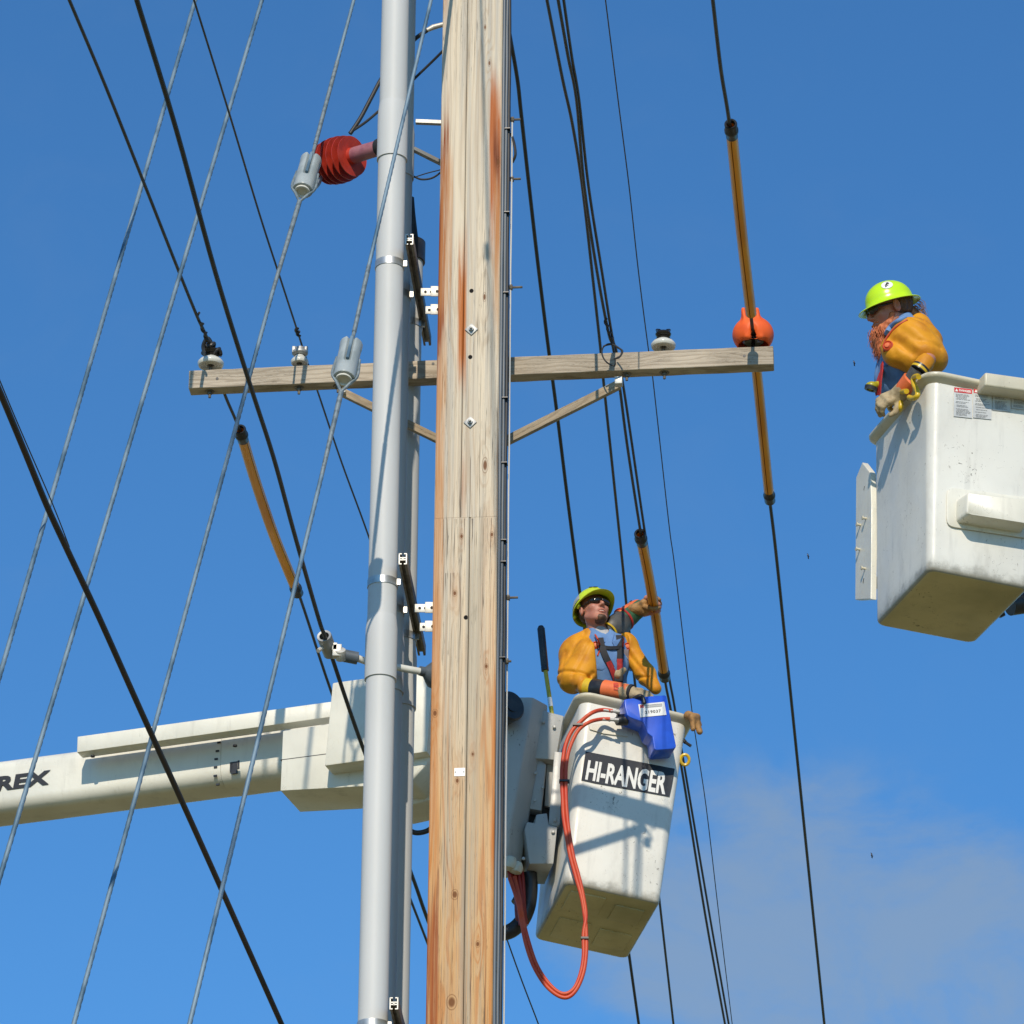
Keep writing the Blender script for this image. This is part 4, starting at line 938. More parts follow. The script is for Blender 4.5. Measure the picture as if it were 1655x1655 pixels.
for x, y in ((354, 1200), (351.5, 1214), (349.5, 1227), (348.5, 1240), (348, 1254), (352, 1268)):
    p = boom_pt(x, y, -.002); mb.box(p, (bd_, bn_, bu_), (.022, .010, .012))
for x, y, w_, h_ in ((379, 1241, .07, .10), (374, 1240, .03, .08), (386, 1236, .02, .07)): mb.box(boom_pt(x, y, -.004), (bd_, bn_, bu_), (w_*.6, .010, h_*.8))
mb.build('joint_fastener_strip', M['decal'], bm_, smooth=False)
def bprism(poly, d, th, name, mat, bev=.006, dx=0):
    mb = MB(); mb.prism(bquad(poly, d), bn_*th+bd_*dx); return mb.build(name, mat, lift1, bevel=bev)
bprism([(125, 1190), (127, 1190), (536, 1133.5), (536, 1158.5), (124, 1216)], .20, .10, 'boom_channel', M['boom_cover'])
bx = bprism([(457, 1181), (600, 1160), (600, 1270), (453, 1278)], .34, .36, 'valve_box', M['boom_cover'])
bprism([(453.2, 1227.6), (606, 1207.6), (606, 1208.8), (453.2, 1228.8)], .3405, .20, 'box_seam', M['dark'], 0.0)
bprism([(537, 1103), (700, 1080), (690, 1215), (524, 1238)], .48, .30, 'control_box', M['boom_cover'], .012)
mb = MB(); c = at(683, 1168, 26.3)
bprism([(660, 1084), (694, 1096), (704, 1130), (702, 1200), (690, 1236), (664, 1262), (640, 1262), (640, 1084)], .40, .42, 'knuckle_cover', M['boom_cover'], .02)
bprism([(640, 1236), (712, 1215), (712, 1290), (640, 1306)], .10, .30, 'boom_link', M['boom'], .02)
mb = MB(); mb.lathe(at(702, 1232, 26.1), bn_*-1, [(0, 0), (0, .10), (.1, .10), (.1, 0)], 24); mb.build('pivot_pin', M['rubber'], lift1)
for bx_, by_ in ((150, 1207), (380, 1190), (470, 1176), (525, 1168)):
    p = boom_pt(bx_, by_+14, .16); mb = MB(); mb.lathe(p, Z*-1, [(0, .014), (.010, .014), (.012, .008), (.012, 0)], 10); mb.build('channel_bolt', M['dark'], lift1)
# link behind the pole joining boom and jib
mb = MB(); mb.tube([at(690, 1190, 26.6), at(760, 1200, 26.45), at(830, 1230, 26.2)], .15, 20); mb.build('elbow', M['mount'], lift1)
mb = MB(); mb.tube(cat([at(655, 1338, 26.4), at(672, 1346, 26.4), at(692, 1342, 26.4), at(706, 1328, 26.4)]), .016, 10); mb.build('slack_hose', M['rubber'], lift1)
mb = MB(); mb.tube(cat([at(856, 1412, 26.12), at(857, 1440, 26.12), at(852, 1470, 26.12), at(838, 1495, 26.12), at(815, 1508, 26.12), at(780, 1505, 26.1)]), .046, 14); mb.tube(cat([at(862, 1412, 26.3), at(850, 1440, 26.3), at(838, 1462, 26.3)]), .05, 12); mb.build('large_hose', M['rubber'], lift1)
mb = MB()
for k, (x0, x1) in enumerate(((820, 838), (826, 842), (832, 845), (838, 847), (828, 836))):
    mb.tube(cat([at(x0+2, 1398, 26.02+.02*k), at(x0+6, 1420, 26.0+.02*k), at(x1, 1462+k*4, 26.0+.02*k), at(x1+4, 1495, 26.02+.02*k)]), .015, 8)
mb.build('hose_bundle', M['dark_red_hose'], lift1)

# ---------------------------------------------------------------- hydraulic hoses to the tool
def hoseline(pts, Y, r, name, mat, parent):
    mb = MB(); mb.tube(cat([at(x, y, Y if len(p) == 0 else p[0]) for x, y, *p in pts], 10), r, 10); return mb.build(name, mat, parent)
HY = 25.72
th_ = thing('hydraulic_hose', 'looping pair of orange hydraulic hoses hanging down the front of the left bucket', 'hose', at(918, 1370, HY))
A_ = [(990, 1149, 25.80), (973, 1147.5, 25.80), (957, 1152), (940, 1165), (924, 1182), (914, 1205), (909, 1235), (908, 1260), (909.5, 1290), (911, 1320), (916, 1352), (922, 1385), (931, 1418), (940, 1450), (945, 1480), (947.5, 1510), (947, 1545), (942, 1575), (931, 1600), (917, 1612), (900, 1608), (880, 1590), (862, 1560), (850, 1525), (843, 1490), (836, 1455), (824, 1420, 25.95)]
B_ = [(986, 1162, 25.80), (970, 1162.5, 25.80), (953, 1167), (938, 1177), (928, 1192), (919, 1215), (915, 1240), (914.5, 1262), (915, 1292), (917, 1322), (921, 1352), (927, 1385), (936, 1418), (943, 1450), (947, 1480), (943, 1510), (943, 1545), (938, 1574), (928, 1597), (914, 1606), (899, 1601), (881, 1582), (866, 1556), (854, 1520), (846, 1488), (840, 1455), (832, 1418, 25.97)]
hoseline(A_, HY, .0125, 'hose', M['red_hose'], th_); hoseline([(x, y, (p[0] if p else HY)-.004) for x, y, *p in B_], HY, .0115, 'hose', M['red_hose'], th_)
mb = MB()
for x, y, s in ((912, 1263, .024), (945, 1517, .024), (934, 1172, .02)):
    mb.box(at(x, y, HY-.002), ax3, (.062 if y != 1517 else .045, .04, .012))
mb.build('hose_tie', M['rubber'], th_)
for (x0, y0), (x1, y1) in (((974, 1147.5), (1002, 1151)), ((970, 1162.5), (1000, 1164))):
    p, q_ = at(x0, y0, 25.80), at(x1, y1, 25.80); d = q_-p; mb = MB(); mb.tube([p, p+d*.45, p+d*.46, p+d*.55, p+d*.56, p+d*.75, p+d*.76, q_], [.009, .009, .012, .012, .009, .009, .014, .014], 10); mb.build('hose_fitting', M['galv'], th_)
# blue holster hanging on the rim
hq = [(820, 130), (860, 122), (960, 114), (1040, 100), (1240, 84), (1255, 96), (1275, 200), (1312, 400), (1355, 650), (1352, 672), (1325, 690), (1150, 705), (1128, 690), (1112, 545), (1060, 500), (1020, 375), (1000, 362), (880, 312), (850, 290), (828, 210)]
hs = thing('tool_holster', 'blue plastic tool holster with a numbered label hooked over the rim of the left bucket', 'tool holster', h1(1060, 1180))
poly = [h1(880+x/6.366, 1110+(y if y < 320 else 320+(y-320)*.86)/6.366, .165) for x, y in hq]
mb = MB(); mb.prism(poly, N1*-.13); mb.build('holster_body', M['blue'], hs, bevel=.010, seg=3)
mb = MB(); mb.prism([h1(880+x/6.366, 1110+y/6.366, .1665) for x, y in ((965, 182), (1232, 155), (1255, 290), (985, 315))], N1*.0015); lab = mb.build('label_plate', M['white'], hs, smooth=False)
L2 = lambda x, y: h1(880+x/6.366, 1110+y/6.366, .1688)
mb = MB(); decal_text(mb, '219037', [L2(1036, 278), L2(1200, 262), L2(1196, 232), L2(1032, 248)], bold=.02, spacing=1.15); mb.build('number', M['ink'], lab, smooth=False)
mb = MB()
mb.prism([L2(982, 188), L2(1000, 186), L2(1003, 216), L2(985, 218)], N1*.0008); mb.prism([L2(1004, 186), L2(1020, 184), L2(1022, 214), L2(1006, 216)], N1*.0008); mb.build('red_mark', M['red_ink'], lab, smooth=False)
mb = MB()
for y in (188, 196, 206, 214): mb.prism([L2(1036, y), L2(1210, y-16), L2(1210, y-13.5), L2(1036, y+2.5)], N1*.0008)
mb.build('small_print', M['grey_ink'], lab, smooth=False)
mb = MB(); mb.tube(cat([L2(925, 108)+N1*-.02, L2(975, 105)+N1*.012, L2(1010, 130)+N1*.012, L2(1022, 180)+N1*.012]), .013, 10); mb.build('hook_strap', M['rubber'], hs)
mb = MB(); mb.tube([L2(768, 300)-N1*.07, L2(812, 290)-N1*.07, L2(880, 290)-N1*.07], [.026, .032, .032], 14); mb.tube([L2(776, 260)-N1*.07, L2(840, 262)-N1*.07], .022, 12); mb.build('tool_coupler', M['decal'], hs)
# yellow hot stick standing left of the worker
a, b = at(893, 1160, 26.15), at(881, 1080, 26.15)
hsx = thing('hot_stick', 'yellow stick with a black tip standing upright left of the worker in the left bucket', 'hot stick', a)
mb = MB(); mb.tube([a, b], .0135, 12); mb.build('stick', M['stick'], hsx)
mb = MB(); mb.tube([a+(b-a)*.22, a+(b-a)*.40], .0145, 12); mb.build('label_sleeve', M['white'], hsx)
mb = MB(); c, d = at(881, 1084, 26.15), at(874, 1012, 26.15); mb.tube([c, c+(d-c)*.08, c+(d-c)*.09, c+(d-c)*.12, c+(d-c)*.94, d], [.024, .024, .0225, .024, .024, .015], 14); mb.build('black_tip', M['rubber'], hsx)
# brown glove hook at the right corner of the rim
c = at(1122, 1168, 26.0); f_ = un([sd_cap(at(1112, 1156, 26.0), at(1124, 1160, 26.0), .028, .030), sd_cap(at(1124, 1160, 26.0), at(1130, 1182, 26.0), .026, .018), sd_cap(at(1118, 1160, 25.98), at(1121, 1178, 25.98), .022, .014), sd_cap(at(1126, 1160, 26.05), at(1131, 1172, 26.05), .02, .014)], .012)
gl = sdf_mesh('hanging_glove', wob(f_, .003, 60), c-Vector((.13, .13, .13)), c+Vector((.13, .13, .13)), .005, M['leather2'])
tag(gl, 'brown leather glove hanging over the right corner of the left bucket rim', 'glove')

# ================================================================ right bucket
B2 = dict(w0=.576, d0=.768, w1=.713, d1=.907, h=1.147)
BM2 = bucket_frame((2.3526, 22.5, 12.0275), 17.27, -.57, 3.03)
lift2 = thing('aerial_lift', 'white bucket with warning labels and a step, cut off by the right edge', 'aerial lift', (2.35, 22.5, 12.03), 'aerial lifts holding the workers')
bucket(BM2, root=lift2, **B2)
P2, N2 = face(BM2, **B2); h2 = lambda x, y, o=0.0: hit(x, y, P2+N2*o, N2)
c7 = lambda x, y, o=0.0: h2(1360+x/5.61, 430+y/5.61, o)
U2 = (BM2.to_3x3() @ Z).normalized(); S2 = N2.cross(U2)
for x0, x1, yt, yb, txt in ((1020, 1186, 1098, 1362, 'DANGER'), (1196, 1362, 1106, 1374, 'DANGER'), (1374, 1532, 1128, 1306, 'DANGER'), (1544, 1700, 1146, 1290, 'DANGER')):
    sl = lambda x: (x-x0)*.105
    mb = MB(); mb.prism([c7(x0, yt, .001), c7(x1, yt+sl(x1), .001), c7(x1-3, yb+sl(x1), .001), c7(x0-4, yb, .001)], N2*.001); lb = mb.build('warning_label', M['paper'], lift2, smooth=False)
    mb = MB(); mb.prism([c7(x0+3, yt+2, .0026), c7(x1-3, yt+2+sl(x1), .0026), c7(x1-3, yt+44+sl(x1), .0026), c7(x0+3, yt+44, .0026)], N2*.0006); rh = mb.build('red_header', M['red_ink'], lb, smooth=False)
    mb = MB(); decal_text(mb, txt, [c7(x0+46, yt+36, .0038), c7(x1-10, yt+36+sl(x1-10), .0038), c7(x1-10, yt+14+sl(x1-10), .0038), c7(x0+46, yt+16, .0038)], bold=.04)
    mb.prism([c7(x0+10, yt+37, .0038), c7(x0+38, yt+39, .0038), c7(x0+24, yt+12, .0038)], N2*.0004); mb.build('header_lettering', M['letter'], lb, smooth=False)
    mb = MB(); y = yt+58; rr = random.Random(x0)
    while y < yb-10:
        xa = x0+14+rr.uniform(0, 12); xb = x1-14-rr.uniform(0, 46)
        while xa < xb-8:
            xe = min(xb, xa+rr.uniform(9, 34)); mb.prism([c7(xa, y+sl(xa), .0028), c7(xe, y+sl(xe), .0028), c7(xe, y+4.2+sl(xe), .0028), c7(xa, y+4.2+sl(xa), .0028)], N2*.0004); xa = xe+4
        y += 11 if rr.random() < .8 else 22
    mb.build('small_print', M['grey_ink'], lb, smooth=False)
# step
def rquad(pts, r=.03, n=5):
    pts = [Vector(p) for p in pts]; out = []; m = len(pts)
    for i in range(m):
        p = pts[i]; a = (pts[i-1]-p); b = (pts[(i+1) % m]-p); ra_ = min(r, a.length*.45, b.length*.45); a.normalize(); b.normalize()
        for k in range(n):
            s = k/(n-1); q0 = p+a*ra_*(1-s); q1 = p+b*ra_*s; out.append(q0*(1-s)+q1*s)
    return out
mb = MB(); mb.prism(rquad([h2(1530, 788), h2(1668, 806), h2(1664, 872), h2(1529, 851)], .045), N2*.010); stp = mb.build('step_plate', M['fibre2'], lift2, bevel=.003)
base = rquad([h2(1546, 806, .009), h2(1656, 822, .009), h2(1652, 862, .009), h2(1545, 845, .009)], .025); cc = sum(base, Vector())/len(base)
top_ = [cc+(p-cc)*.90+N2*.115 for p in base]; n = len(base); mb = MB()
mid_ = [cc+(p-cc)*.935+N2*.105 for p in base]
mb.add(base+mid_+top_, [[k, (k+1) % n, n+(k+1) % n, n+k] for k in range(n)]+[[n+k, n+(k+1) % n, 2*n+(k+1) % n, 2*n+k] for k in range(n)]+[[2*n+k for k in range(n)]])
mb.build('step_box', M['fibre2'], lift2, auto=60)
# padded lip over the right part of the rim
lp = lambda x, y: hit(x, y, P2+N2*.115+U2*0, N2)
mb = MB(); mb.prism([lp(1592, 601), lp(1592, 623), lp(1740, 643), lp(1740, 622)], -N2*.20); mb.build('rim_cover', M['fibre_rim'], lift2, bevel=.012, seg=3)
# guard plate with four studs behind the far left corner
nl = (BM2.to_3x3() @ Vector((-1, 0, 0))).normalized()
pp = [at(1383.5, 772, 23.04), at(1398.5, 748, 22.95), at(1406.5, 764, 22.82), at(1409, 820, 22.80), at(1409.5, 900, 22.80), at(1405, 968, 22.80), at(1382, 969.5, 23.04)]
pn = (pp[2]-pp[0]).cross(pp[6]-pp[0]).normalized(); pn = pn if pn.y < 0 else -pn
pp = [p-pn*((p-pp[6]).dot(pn)) for p in pp]
mb = MB(); mb.prism(pp, -pn*.035); gp = mb.build('guard_plate', M['mount'] if False else M['boom'], lift2, smooth=False, bevel=.004)
for x, y in ((1400, 838), (1391, 848.5), (1390, 888), (1398.5, 919)):
    p = hit(x, y, pp[0], pn); mb = MB(); mb.lathe(p, pn, [(0, .007), (.020, .007), (.020, .012), (.026, .012), (.026, 0)], 10); mb.build('stud', M['fibre_rim'], gp)
mb = MB(); mb.tube([at(1404, 790, 22.9), at(1416, 793, 23.0)], .03, 10); mb.tube([at(1404, 940, 22.9), at(1416, 942, 23.0)], .035, 10); mb.build('plate_bracket', M['dark'], lift2)
# jib behind the bucket, mostly outside the picture
mb = MB(); mb.tube([at(1632, 978, 23.3), at(1700, 968, 23.4), at(1900, 960, 23.6)], .06, 16); mb.tube([at(1614, 994, 23.25), at(1622, 990, 23.25)], .02, 10); mb.build('jib_pipe', M['rubber'], lift2)
mb = MB(); a, b = at(1700, 860, 23.2), at(2300, 900, 24.0); d = (b-a).normalized(); mb.box((a+b)/2, (d, d.cross(Z).normalized(), Z), ((b-a).length, .3, .34)); mb.build('boom', M['boom'], lift2, bevel=.03)
# yellow hooks on the left rim
def c7a(x, y, Y): return at(1360+x/5.61, 430+y/5.61, Y)
for pts, lb in (([(652, 1160, 0), (640, 1168, .01), (600, 1175, .02), (592, 1150, .02), (600, 1130, .01), (612, 1190, 0), (650, 1200, -.01), (685, 1180, -.015), (690, 1140, -.02), (665, 1090, -.02), (650, 1040, -.02), (660, 1008, -.02), (688, 998, -.01), (700, 1005, .01)], 'yellow hook hung on the left rim of the right bucket, the upper of two'),
                ([(492, 1270, 0), (480, 1240, .02), (455, 1240, .02), (438, 1262, 0), (440, 1295, -.01), (475, 1320, -.015), (515, 1310, -.02), (538, 1280, -.02), (534, 1230, -.02), (520, 1185, -.02), (528, 1155, -.02), (558, 1140, -.01), (590, 1135, .01)], 'yellow hook hung on the left rim of the right bucket, the lower of two')):
    PL_, NL_ = face(BM2, **B2, side='left', o=.085)
    mb = MB(); P = cat([hit(1360+x/5.61, 430+y/5.61, PL_+NL_*(dy*1.0), NL_) for x, y, dy in (pts[5:] if pts[0][0] > 600 else pts[2:])], 8); mb.tube(P, .0145, 12); tag(mb.build('rim_hook', M['yellow']), lb, 'hook', 'yellow hooks on the bucket rim')
# insects / birds, tiny specks in the sky
for x, y, lb in ((1380.5, 585, 'tiny dark bird speck in the sky left of the bearded worker'), (1306, 897, 'tiny dark bird speck in the sky left of the right bucket'), (1409, 1381, 'tiny dark bird speck over the pale cloud at lower right')):
    c = at(x, y, 60.0); k = mpp(60.0); f_ = MB(); f_.lathe(c-Vector((2*k, 0, k)), Vector((1, 0, -.5)), [(0, 0), (k*1.5, k*.8), (k*4, k*.7), (k*5, 0)], 8)
    f_.prism([c+Vector((-k, 0, 0)), c+Vector((k, 0, -.3*k)), c+Vector((2.2*k, .1, -2.2*k)), c+Vector((.4*k, .1, -1.4*k))], (0, .02, .02)); f_.prism([c+Vector((-k, 0, 0)), c+Vector((k, 0, 0)), c+Vector((-.5*k, 0, 1.6*k)), c+Vector((-1.6*k, 0, 1.8*k))], (0, .02, .02))
    tag(f_.build('bird', M['ink']), lb, 'bird', 'distant birds')

# ================================================================ people
def frame(c, fwd, up, s=1.0):
    """local frame: x = the person's left, y = forward, z = up"""
    f = Vector(fwd).normalized(); u = Vector(up); u = (u-f*u.dot(f)).normalized(); x = f.cross(u)*-1.0
    x = u.cross(f)*-1.0 if False else f.cross(u)
    R3 = Matrix((x, f, u)).transposed().to_4x4()
    return Matrix.Translation(Vector(c)) @ R3 @ Matrix.Scale(s, 4)
V = Vector
def head_local():
    cran = sd_ell((0, -.018, .038), (.077, .098, .088)); face_ = sd_ell((0, .030, -.040), (.061, .066, .082))
    chin = sd_ell((0, .072, -.108), (.027, .023, .020)); jawl = [sd_cap((s*.050, .0, -.055), (s*.022, .066, -.105), .021, .018) for s in (-1, 1)]
    brow = sd_ell((0, .078, .022), (.052, .020, .014)); cheek = [sd_ell((s*.040, .062, -.028), (.022, .024, .022)) for s in (-1, 1)]
    d = un([cran, face_], .03); d = un([d, chin, brow]+jawl+cheek, .018)
    for s in (-1, 1): d = cut(d, sd_ell((s*.031, .103, .002), (.017, .016, .012)), .012)
    nose = [sd_cap((0, .090, .006), (0, .116, -.030), .0075, .0115)]+[sd_ell((s*.012, .102, -.037), (.0085, .011, .0075)) for s in (-1, 1)]
    d = un([d]+nose, .008)
    eyes = [sd_ell((s*.031, .084, .001), (.0125, .0115, .0115)) for s in (-1, 1)]; d = un([d]+eyes, .003)
    lips_ = [sd_ell((0, .090, -.066), (.026, .012, .006)), sd_ell((0, .089, -.080), (.021, .012, .007))]; d = un([d]+lips_, .006)
    d = cut(d, sd_ell((0, .104, -.073), (.022, .010, .0025)), .003)
    for s in (-1, 1):
        ear = cut(sd_ell((s*.082, -.008, -.010), (.012, .021, .034), Matrix.Rotation(s*-.35, 4, 'Z')), sd_ell((s*.094, -.004, -.008), (.008, .011, .019)), .005)
        d = un([d, ear], .008)
    return d
HEAD = head_local()
def hand_local(curl=(.5, .6, .5), spread=.10, thumb=(.6, .3), glove=1.0, side=1):
    """wrist at origin, fingers along +y, palm faces -z, thumb towards +x*side"""
    parts = [sd_box((0, .048, 0), (.043*glove, .050, .016*glove), .014), sd_ell((side*.026, .030, -.008), (.022, .034, .017)), sd_cap((0, -.04, 0), (0, .02, 0), .029*glove, .030*glove)]
    d = un(parts, .015)
    for i, (x, L) in enumerate(((.031, .088), (.0105, .098), (-.0105, .092), (-.031, .074))):
        x *= side*glove; a0_ = -side*spread*(i-1.2)*.6 if False else side*spread*(1.3-i)*.5
        p = V((x, .090-abs(i-1.2)*.004, 0)); d0 = V((math.sin(a0_), math.cos(a0_), 0)); ang = 0; rr_ = .0105*glove
        seg = [L*.45, L*.32, L*.25]; ps = [p]
        for k in range(3):
            ang += curl[k]; dr = d0*math.cos(ang)+V((0, 0, -1))*math.sin(ang); ps.append(ps[-1]+dr*seg[k])
        fi = un([sd_cap(ps[0]-d0*.02, ps[0], rr_, rr_), sd_cap(ps[0], ps[1], rr_*1.02, rr_*.96), sd_cap(ps[1], ps[2], rr_*.97, rr_*.9), sd_cap(ps[2], ps[3], rr_*.9, rr_*.78)], .003)
        d = un([d, fi], .004)
    t0 = V((side*.030, .022, -.006)); t1_ = t0+V((side*.036, .026, -.018-.02*thumb[1])); t2_ = t1_+V((side*(.020-.02*thumb[0]), .028, -.022*thumb[1]-.01)); t3_ = t2_+V((side*(.004-.022*thumb[0]), .024, -.018*thumb[1]))
    th = un([sd_cap(t0, t1_, .0155*glove, .0135*glove), sd_cap(t1_, t2_, .0135*glove, .012*glove), sd_cap(t2_, t3_, .012*glove, .0095*glove)], .004)
    return un([d, th], .008)
def bounds(pts, m):
    P = np.array([tuple(p) for p in pts]); return P.min(0)-m, P.max(0)+m
def helmet(HM, brim, mat, root, ridges, base=.030, crown=(.110, .132, .118), cy=-.012, droop=.25, label=None):
    """hard hat in the head frame; brim(theta) gives the width of the brim, theta 0 = front"""
    n = 72; rings = []; prof = [rad(a) for a in (89, 80, 70, 60, 50, 40, 30, 20, 10, 0)]
    def ringp(rx, ry, z, ext=0.0, dz=0.0, rid=0.0, zc=0.0):
        out = []
        for k in range(n):
            th = 2*math.pi*k/n; e = (brim(th)*ext if ext else 0); x = math.sin(th)*(rx+e); y = cy+math.cos(th)*(ry+e); zz = z-(e*droop if ext else 0)+dz
            out.append((x, y, zz))
        return out
    for p in prof:
        s = math.cos(p); r_ = []
        for k in range(n):
            th = 2*math.pi*k/n; x, y = math.sin(th)*crown[0]*s, math.cos(th)*crown[1]*s; zz = math.sin(p)**.9*crown[2]
            if ridges and s > .15:
                for xr, a_ in ((0, .006), (.034, .0035), (-.034, .0035)): zz += a_*math.exp(-((x-xr)/.007)**2)*min(1, math.sin(p)*2.2)
            r_.append((x, cy+y, base+zz))
        rings.append(r_)
    for e, dz in ((.12, -.002), (.5, -.003), (.92, -.004), (1.0, -.007), (.92, -.010), (.5, -.008), (.1, -.007)): rings.append(ringp(crown[0], crown[1], base, e, dz))
    for p in reversed(prof):
        s = math.cos(p); rings.append([(math.sin(2*math.pi*k/n)*(crown[0]*s-.005*(s > .1)), cy+math.cos(2*math.pi*k/n)*(crown[1]*s-.005*(s > .1)), base-.004+math.sin(p)**.9*(crown[2]-.006)) for k in range(n)])
    v, f = loft(rings, False, False)
    return mesh_obj('hard_hat', v, f, mat, root, True, M=HM, auto=60)
def helmet_pt(th, p, crown, base, cy, o=.002):
    s = math.cos(p); return V((math.sin(th)*(crown[0]+o)*s, cy+math.cos(th)*(crown[1]+o)*s, base+math.sin(p)**.9*(crown[2]+o)))
def on_helmet(HM, fn, name, mat, parent, crown, base, cy, n=(14, 8), o=.002):
    v = [helmet_pt(*fn(i/n[0], j/n[1]), crown, base, cy, o) for i in range(n[0]+1) for j in range(n[1]+1)]; m = n[1]+1
    return mesh_obj(name, v, [[i*m+j, (i+1)*m+j, (i+1)*m+j+1, i*m+j+1] for i in range(n[0]) for j in range(n[1])], mat, parent, True, M=HM)
def strands(root_fn, n, name, mat, parent, seed, r=.0016):
    rr = random.Random(seed); mb = MB()
    for i in range(n):
        pts = root_fn(rr); mb.tube(cat(pts, 3), [r*(1-.75*k/(3*(len(pts)-1))) for k in range(3*(len(pts)-1)+1)], 4, cap=False)
    return mb.build(name, mat, parent, auto=None)
def band(pts, nrm, wd, th, name, mat, root, n=6):
    """flat webbing strap through points, nrm = outward normal"""
    P = cat(pts, n); v = []
    for i, p in enumerate(P):
        t = (P[min(i+1, len(P)-1)]-P[max(i-1, 0)]).normalized(); nn = Vector(nrm[min(i//n, len(nrm)-1)] if isinstance(nrm, list) else nrm); s = t.cross(nn).normalized(); nn = s.cross(t)
        for a, b in ((-1, -.5), (1, -.5), (1, .5), (-1, .5)): v.append(p+s*a*wd/2+nn*b*th)
    m = len(P); f = [[i*4+k, i*4+(k+1) % 4, (i+1)*4+(k+1) % 4, (i+1)*4+k] for i in range(m-1) for k in range(4)]+[[0, 1, 2, 3], [(m-1)*4+k for k in range(4)]]
    mb = MB(); mb.add(v, f); return mb.build(name, mat, root, auto=35)

def surf(px, py, sdf, lift=0.0, y0=20.0):
    """first point of an sdf surface seen through a photo pixel, lifted off along its normal"""
    d = ray(px, py).normalized(); t_ = (CAM-at(px, py, y0)).length
    for _ in range(160):
        p = CAM+d*t_; e = float(sdf(V3(p)[None])[0])
        if e < .0006: break
        t_ += max(e*.7, .0008)
        if t_ > 40: return at(px, py, y0+1.5)
    h_ = .004; g = V([float(sdf(V3(p+a*h_)[None])[0]-sdf(V3(p-a*h_)[None])[0]) for a in (X, Y_, Z)]); g = g.normalized() if g.length > 1e-9 else V((0, -1, 0))
    return p+g*lift
# ---------------------------------------------------------------- worker in the left bucket
YA = 26.26
def pa(x, y, d=0.0): return at(x, y, YA+d)
A = thing('person', 'lineworker in sunglasses and worn lime helmet standing in the left bucket, reaching for a hose', 'person', BM1 @ V((0, 0, .25)))
HC = pa(960, 987.5); fy = rad(24)
fw = V((math.sin(fy)*math.cos(rad(16)), -math.cos(fy)*math.cos(rad(16)), math.sin(rad(16))))
HA = frame(HC, fw, V((-.02, 0, 1)), 1.04)
neck0, neck1 = HA @ V((0, -.02, -.055)), pa(972, 1034, .03)
shR, shL = pa(935, 1055, .06), pa(1012, 1044, .08)      # his right shoulder is on the left of the picture
chest = pa(973, 1068, .04); waist = pa(978, 1128, .10); hip = BM1 @ V((-.02, .02, 1.02))
elR = pa(925, 1104, -.02); q0 = pa(947, 1111, -.155); q1 = pa(1014, 1119, -.27); wrR = q1
elL = pa(996, 1025, .27); wrL = pa(1030, 984, .16)
hoseP = None
foot = [BM1 @ V((s*.12, -.02, .25)) for s in (-1, 1)]; knee = [BM1 @ V((s*.12, -.05, .62)) for s in (-1, 1)]
torso = un([sd_cap(neck0, neck1, .054, .062), sd_cap(shR+V((.02, 0, -.01)), shL+V((-.02, 0, -.01)), .072, .072), sd_ell(chest, (.165, .115, .19)), sd_ell(waist, (.15, .11, .16)), sd_ell(hip, (.165, .125, .13))], .05)
arms = [un([sd_cap(shR, elR, .055, .045), sd_cap(elR, q0, .045, .034), sd_cap(q0, q1, .034, .028)], .02), un([sd_cap(shL, elL, .055, .045), sd_cap(elL, wrL, .045, .030)], .02)]
legs = [un([sd_cap(hip+V((s*.08, 0, -.05)), knee[i], .085, .058), sd_cap(knee[i], foot[i]+V((0, 0, .08)), .055, .042), sd_cap(foot[i]+V((0, .03, .045)), foot[i]+V((0, -.15, .035)), .045, .035)], .02) for i, s in enumerate((-1, 1))]
# right hand rests on the rim, left hand grips the line hose
HR_ = frame(q1-(q1-q0).normalized()*.02, (pa(1066, 1124, -.30)-q1), V((.1, -.75, .75)), 1.02)
hoseY = (along(1056, 980, at(991, 562, 23.28), -.07)); gr = hoseY
hw = gr+V((-.075, .035, -.01)); hdL = (gr-hw); hdL = V((.93, -.10, .12)).normalized()
HL_ = frame(hw, V((.9, -.05, .25)), V((.25, -.75, -.3))*-1.0, 1.0)
body = un([un([xf(HEAD, HA)]+[torso], .02)]+arms+legs, .025)
handR = xf(hand_local((.22, .35, .25), .12, (.3, .3), side=-1), HR_); handL = xf(hand_local((.9, .95, .7), .05, (.9, 1.2), side=1), HL_)
body = un([body, off(handR, .004), off(handL, .004)], .01)
body_in = lambda P: body(P)
lo, hi = bounds([HC+V((0, 0, .2)), shR, shL, elR, elL, hw+V((.2, 0, 0)), foot[0], foot[1], pa(1060, 1120, -.3)], .20)
sdf_mesh('body', body_in, lo, hi, .0062, M['skin'], A)
# shirt, trousers
shirt = wob(off(un([torso]+[arms[1]], .03), .012), .0035, 38, 3)
shirt = cut(shirt, sd_cap(neck0+V((.0, -.0, .0)), neck1+V((.01, -.02, .0)), .066, .060), .006); shirt = inter(shirt, half(hip+V((0, 0, -.02)), (0, 0, -1)))
shirt = inter(shirt, half(pa(972, 1018, 0), (0, -.15, 1)))
vneck = sd_cap(pa(976, 1028, -.11), pa(983, 1062, -.17), .045, .012); 
lo, hi = bounds([shR, shL, chest, hip, elL, pa(972, 1015)], .19)
sdf_mesh('shirt', cut(shirt, off(vneck, 0.0), .004), lo, hi, .0062, M['shirt'], A)
sdf_mesh('trousers', wob(off(un(legs+[sd_ell(hip+V((0, 0, -.02)), (.165, .125, .11))], .04), .012), .004, 30, 5), *bounds([hip, foot[0], foot[1], knee[0], knee[1]], .22), .008, M['jeans'], A)
sdf_mesh('undershirt', inter(off(torso, .004), sd_cap(pa(974, 1022, -.06), pa(982, 1062, -.14), .060, .035)), *bounds([pa(978, 1022), pa(984, 1064)], .14), .005, M['tee'], A)
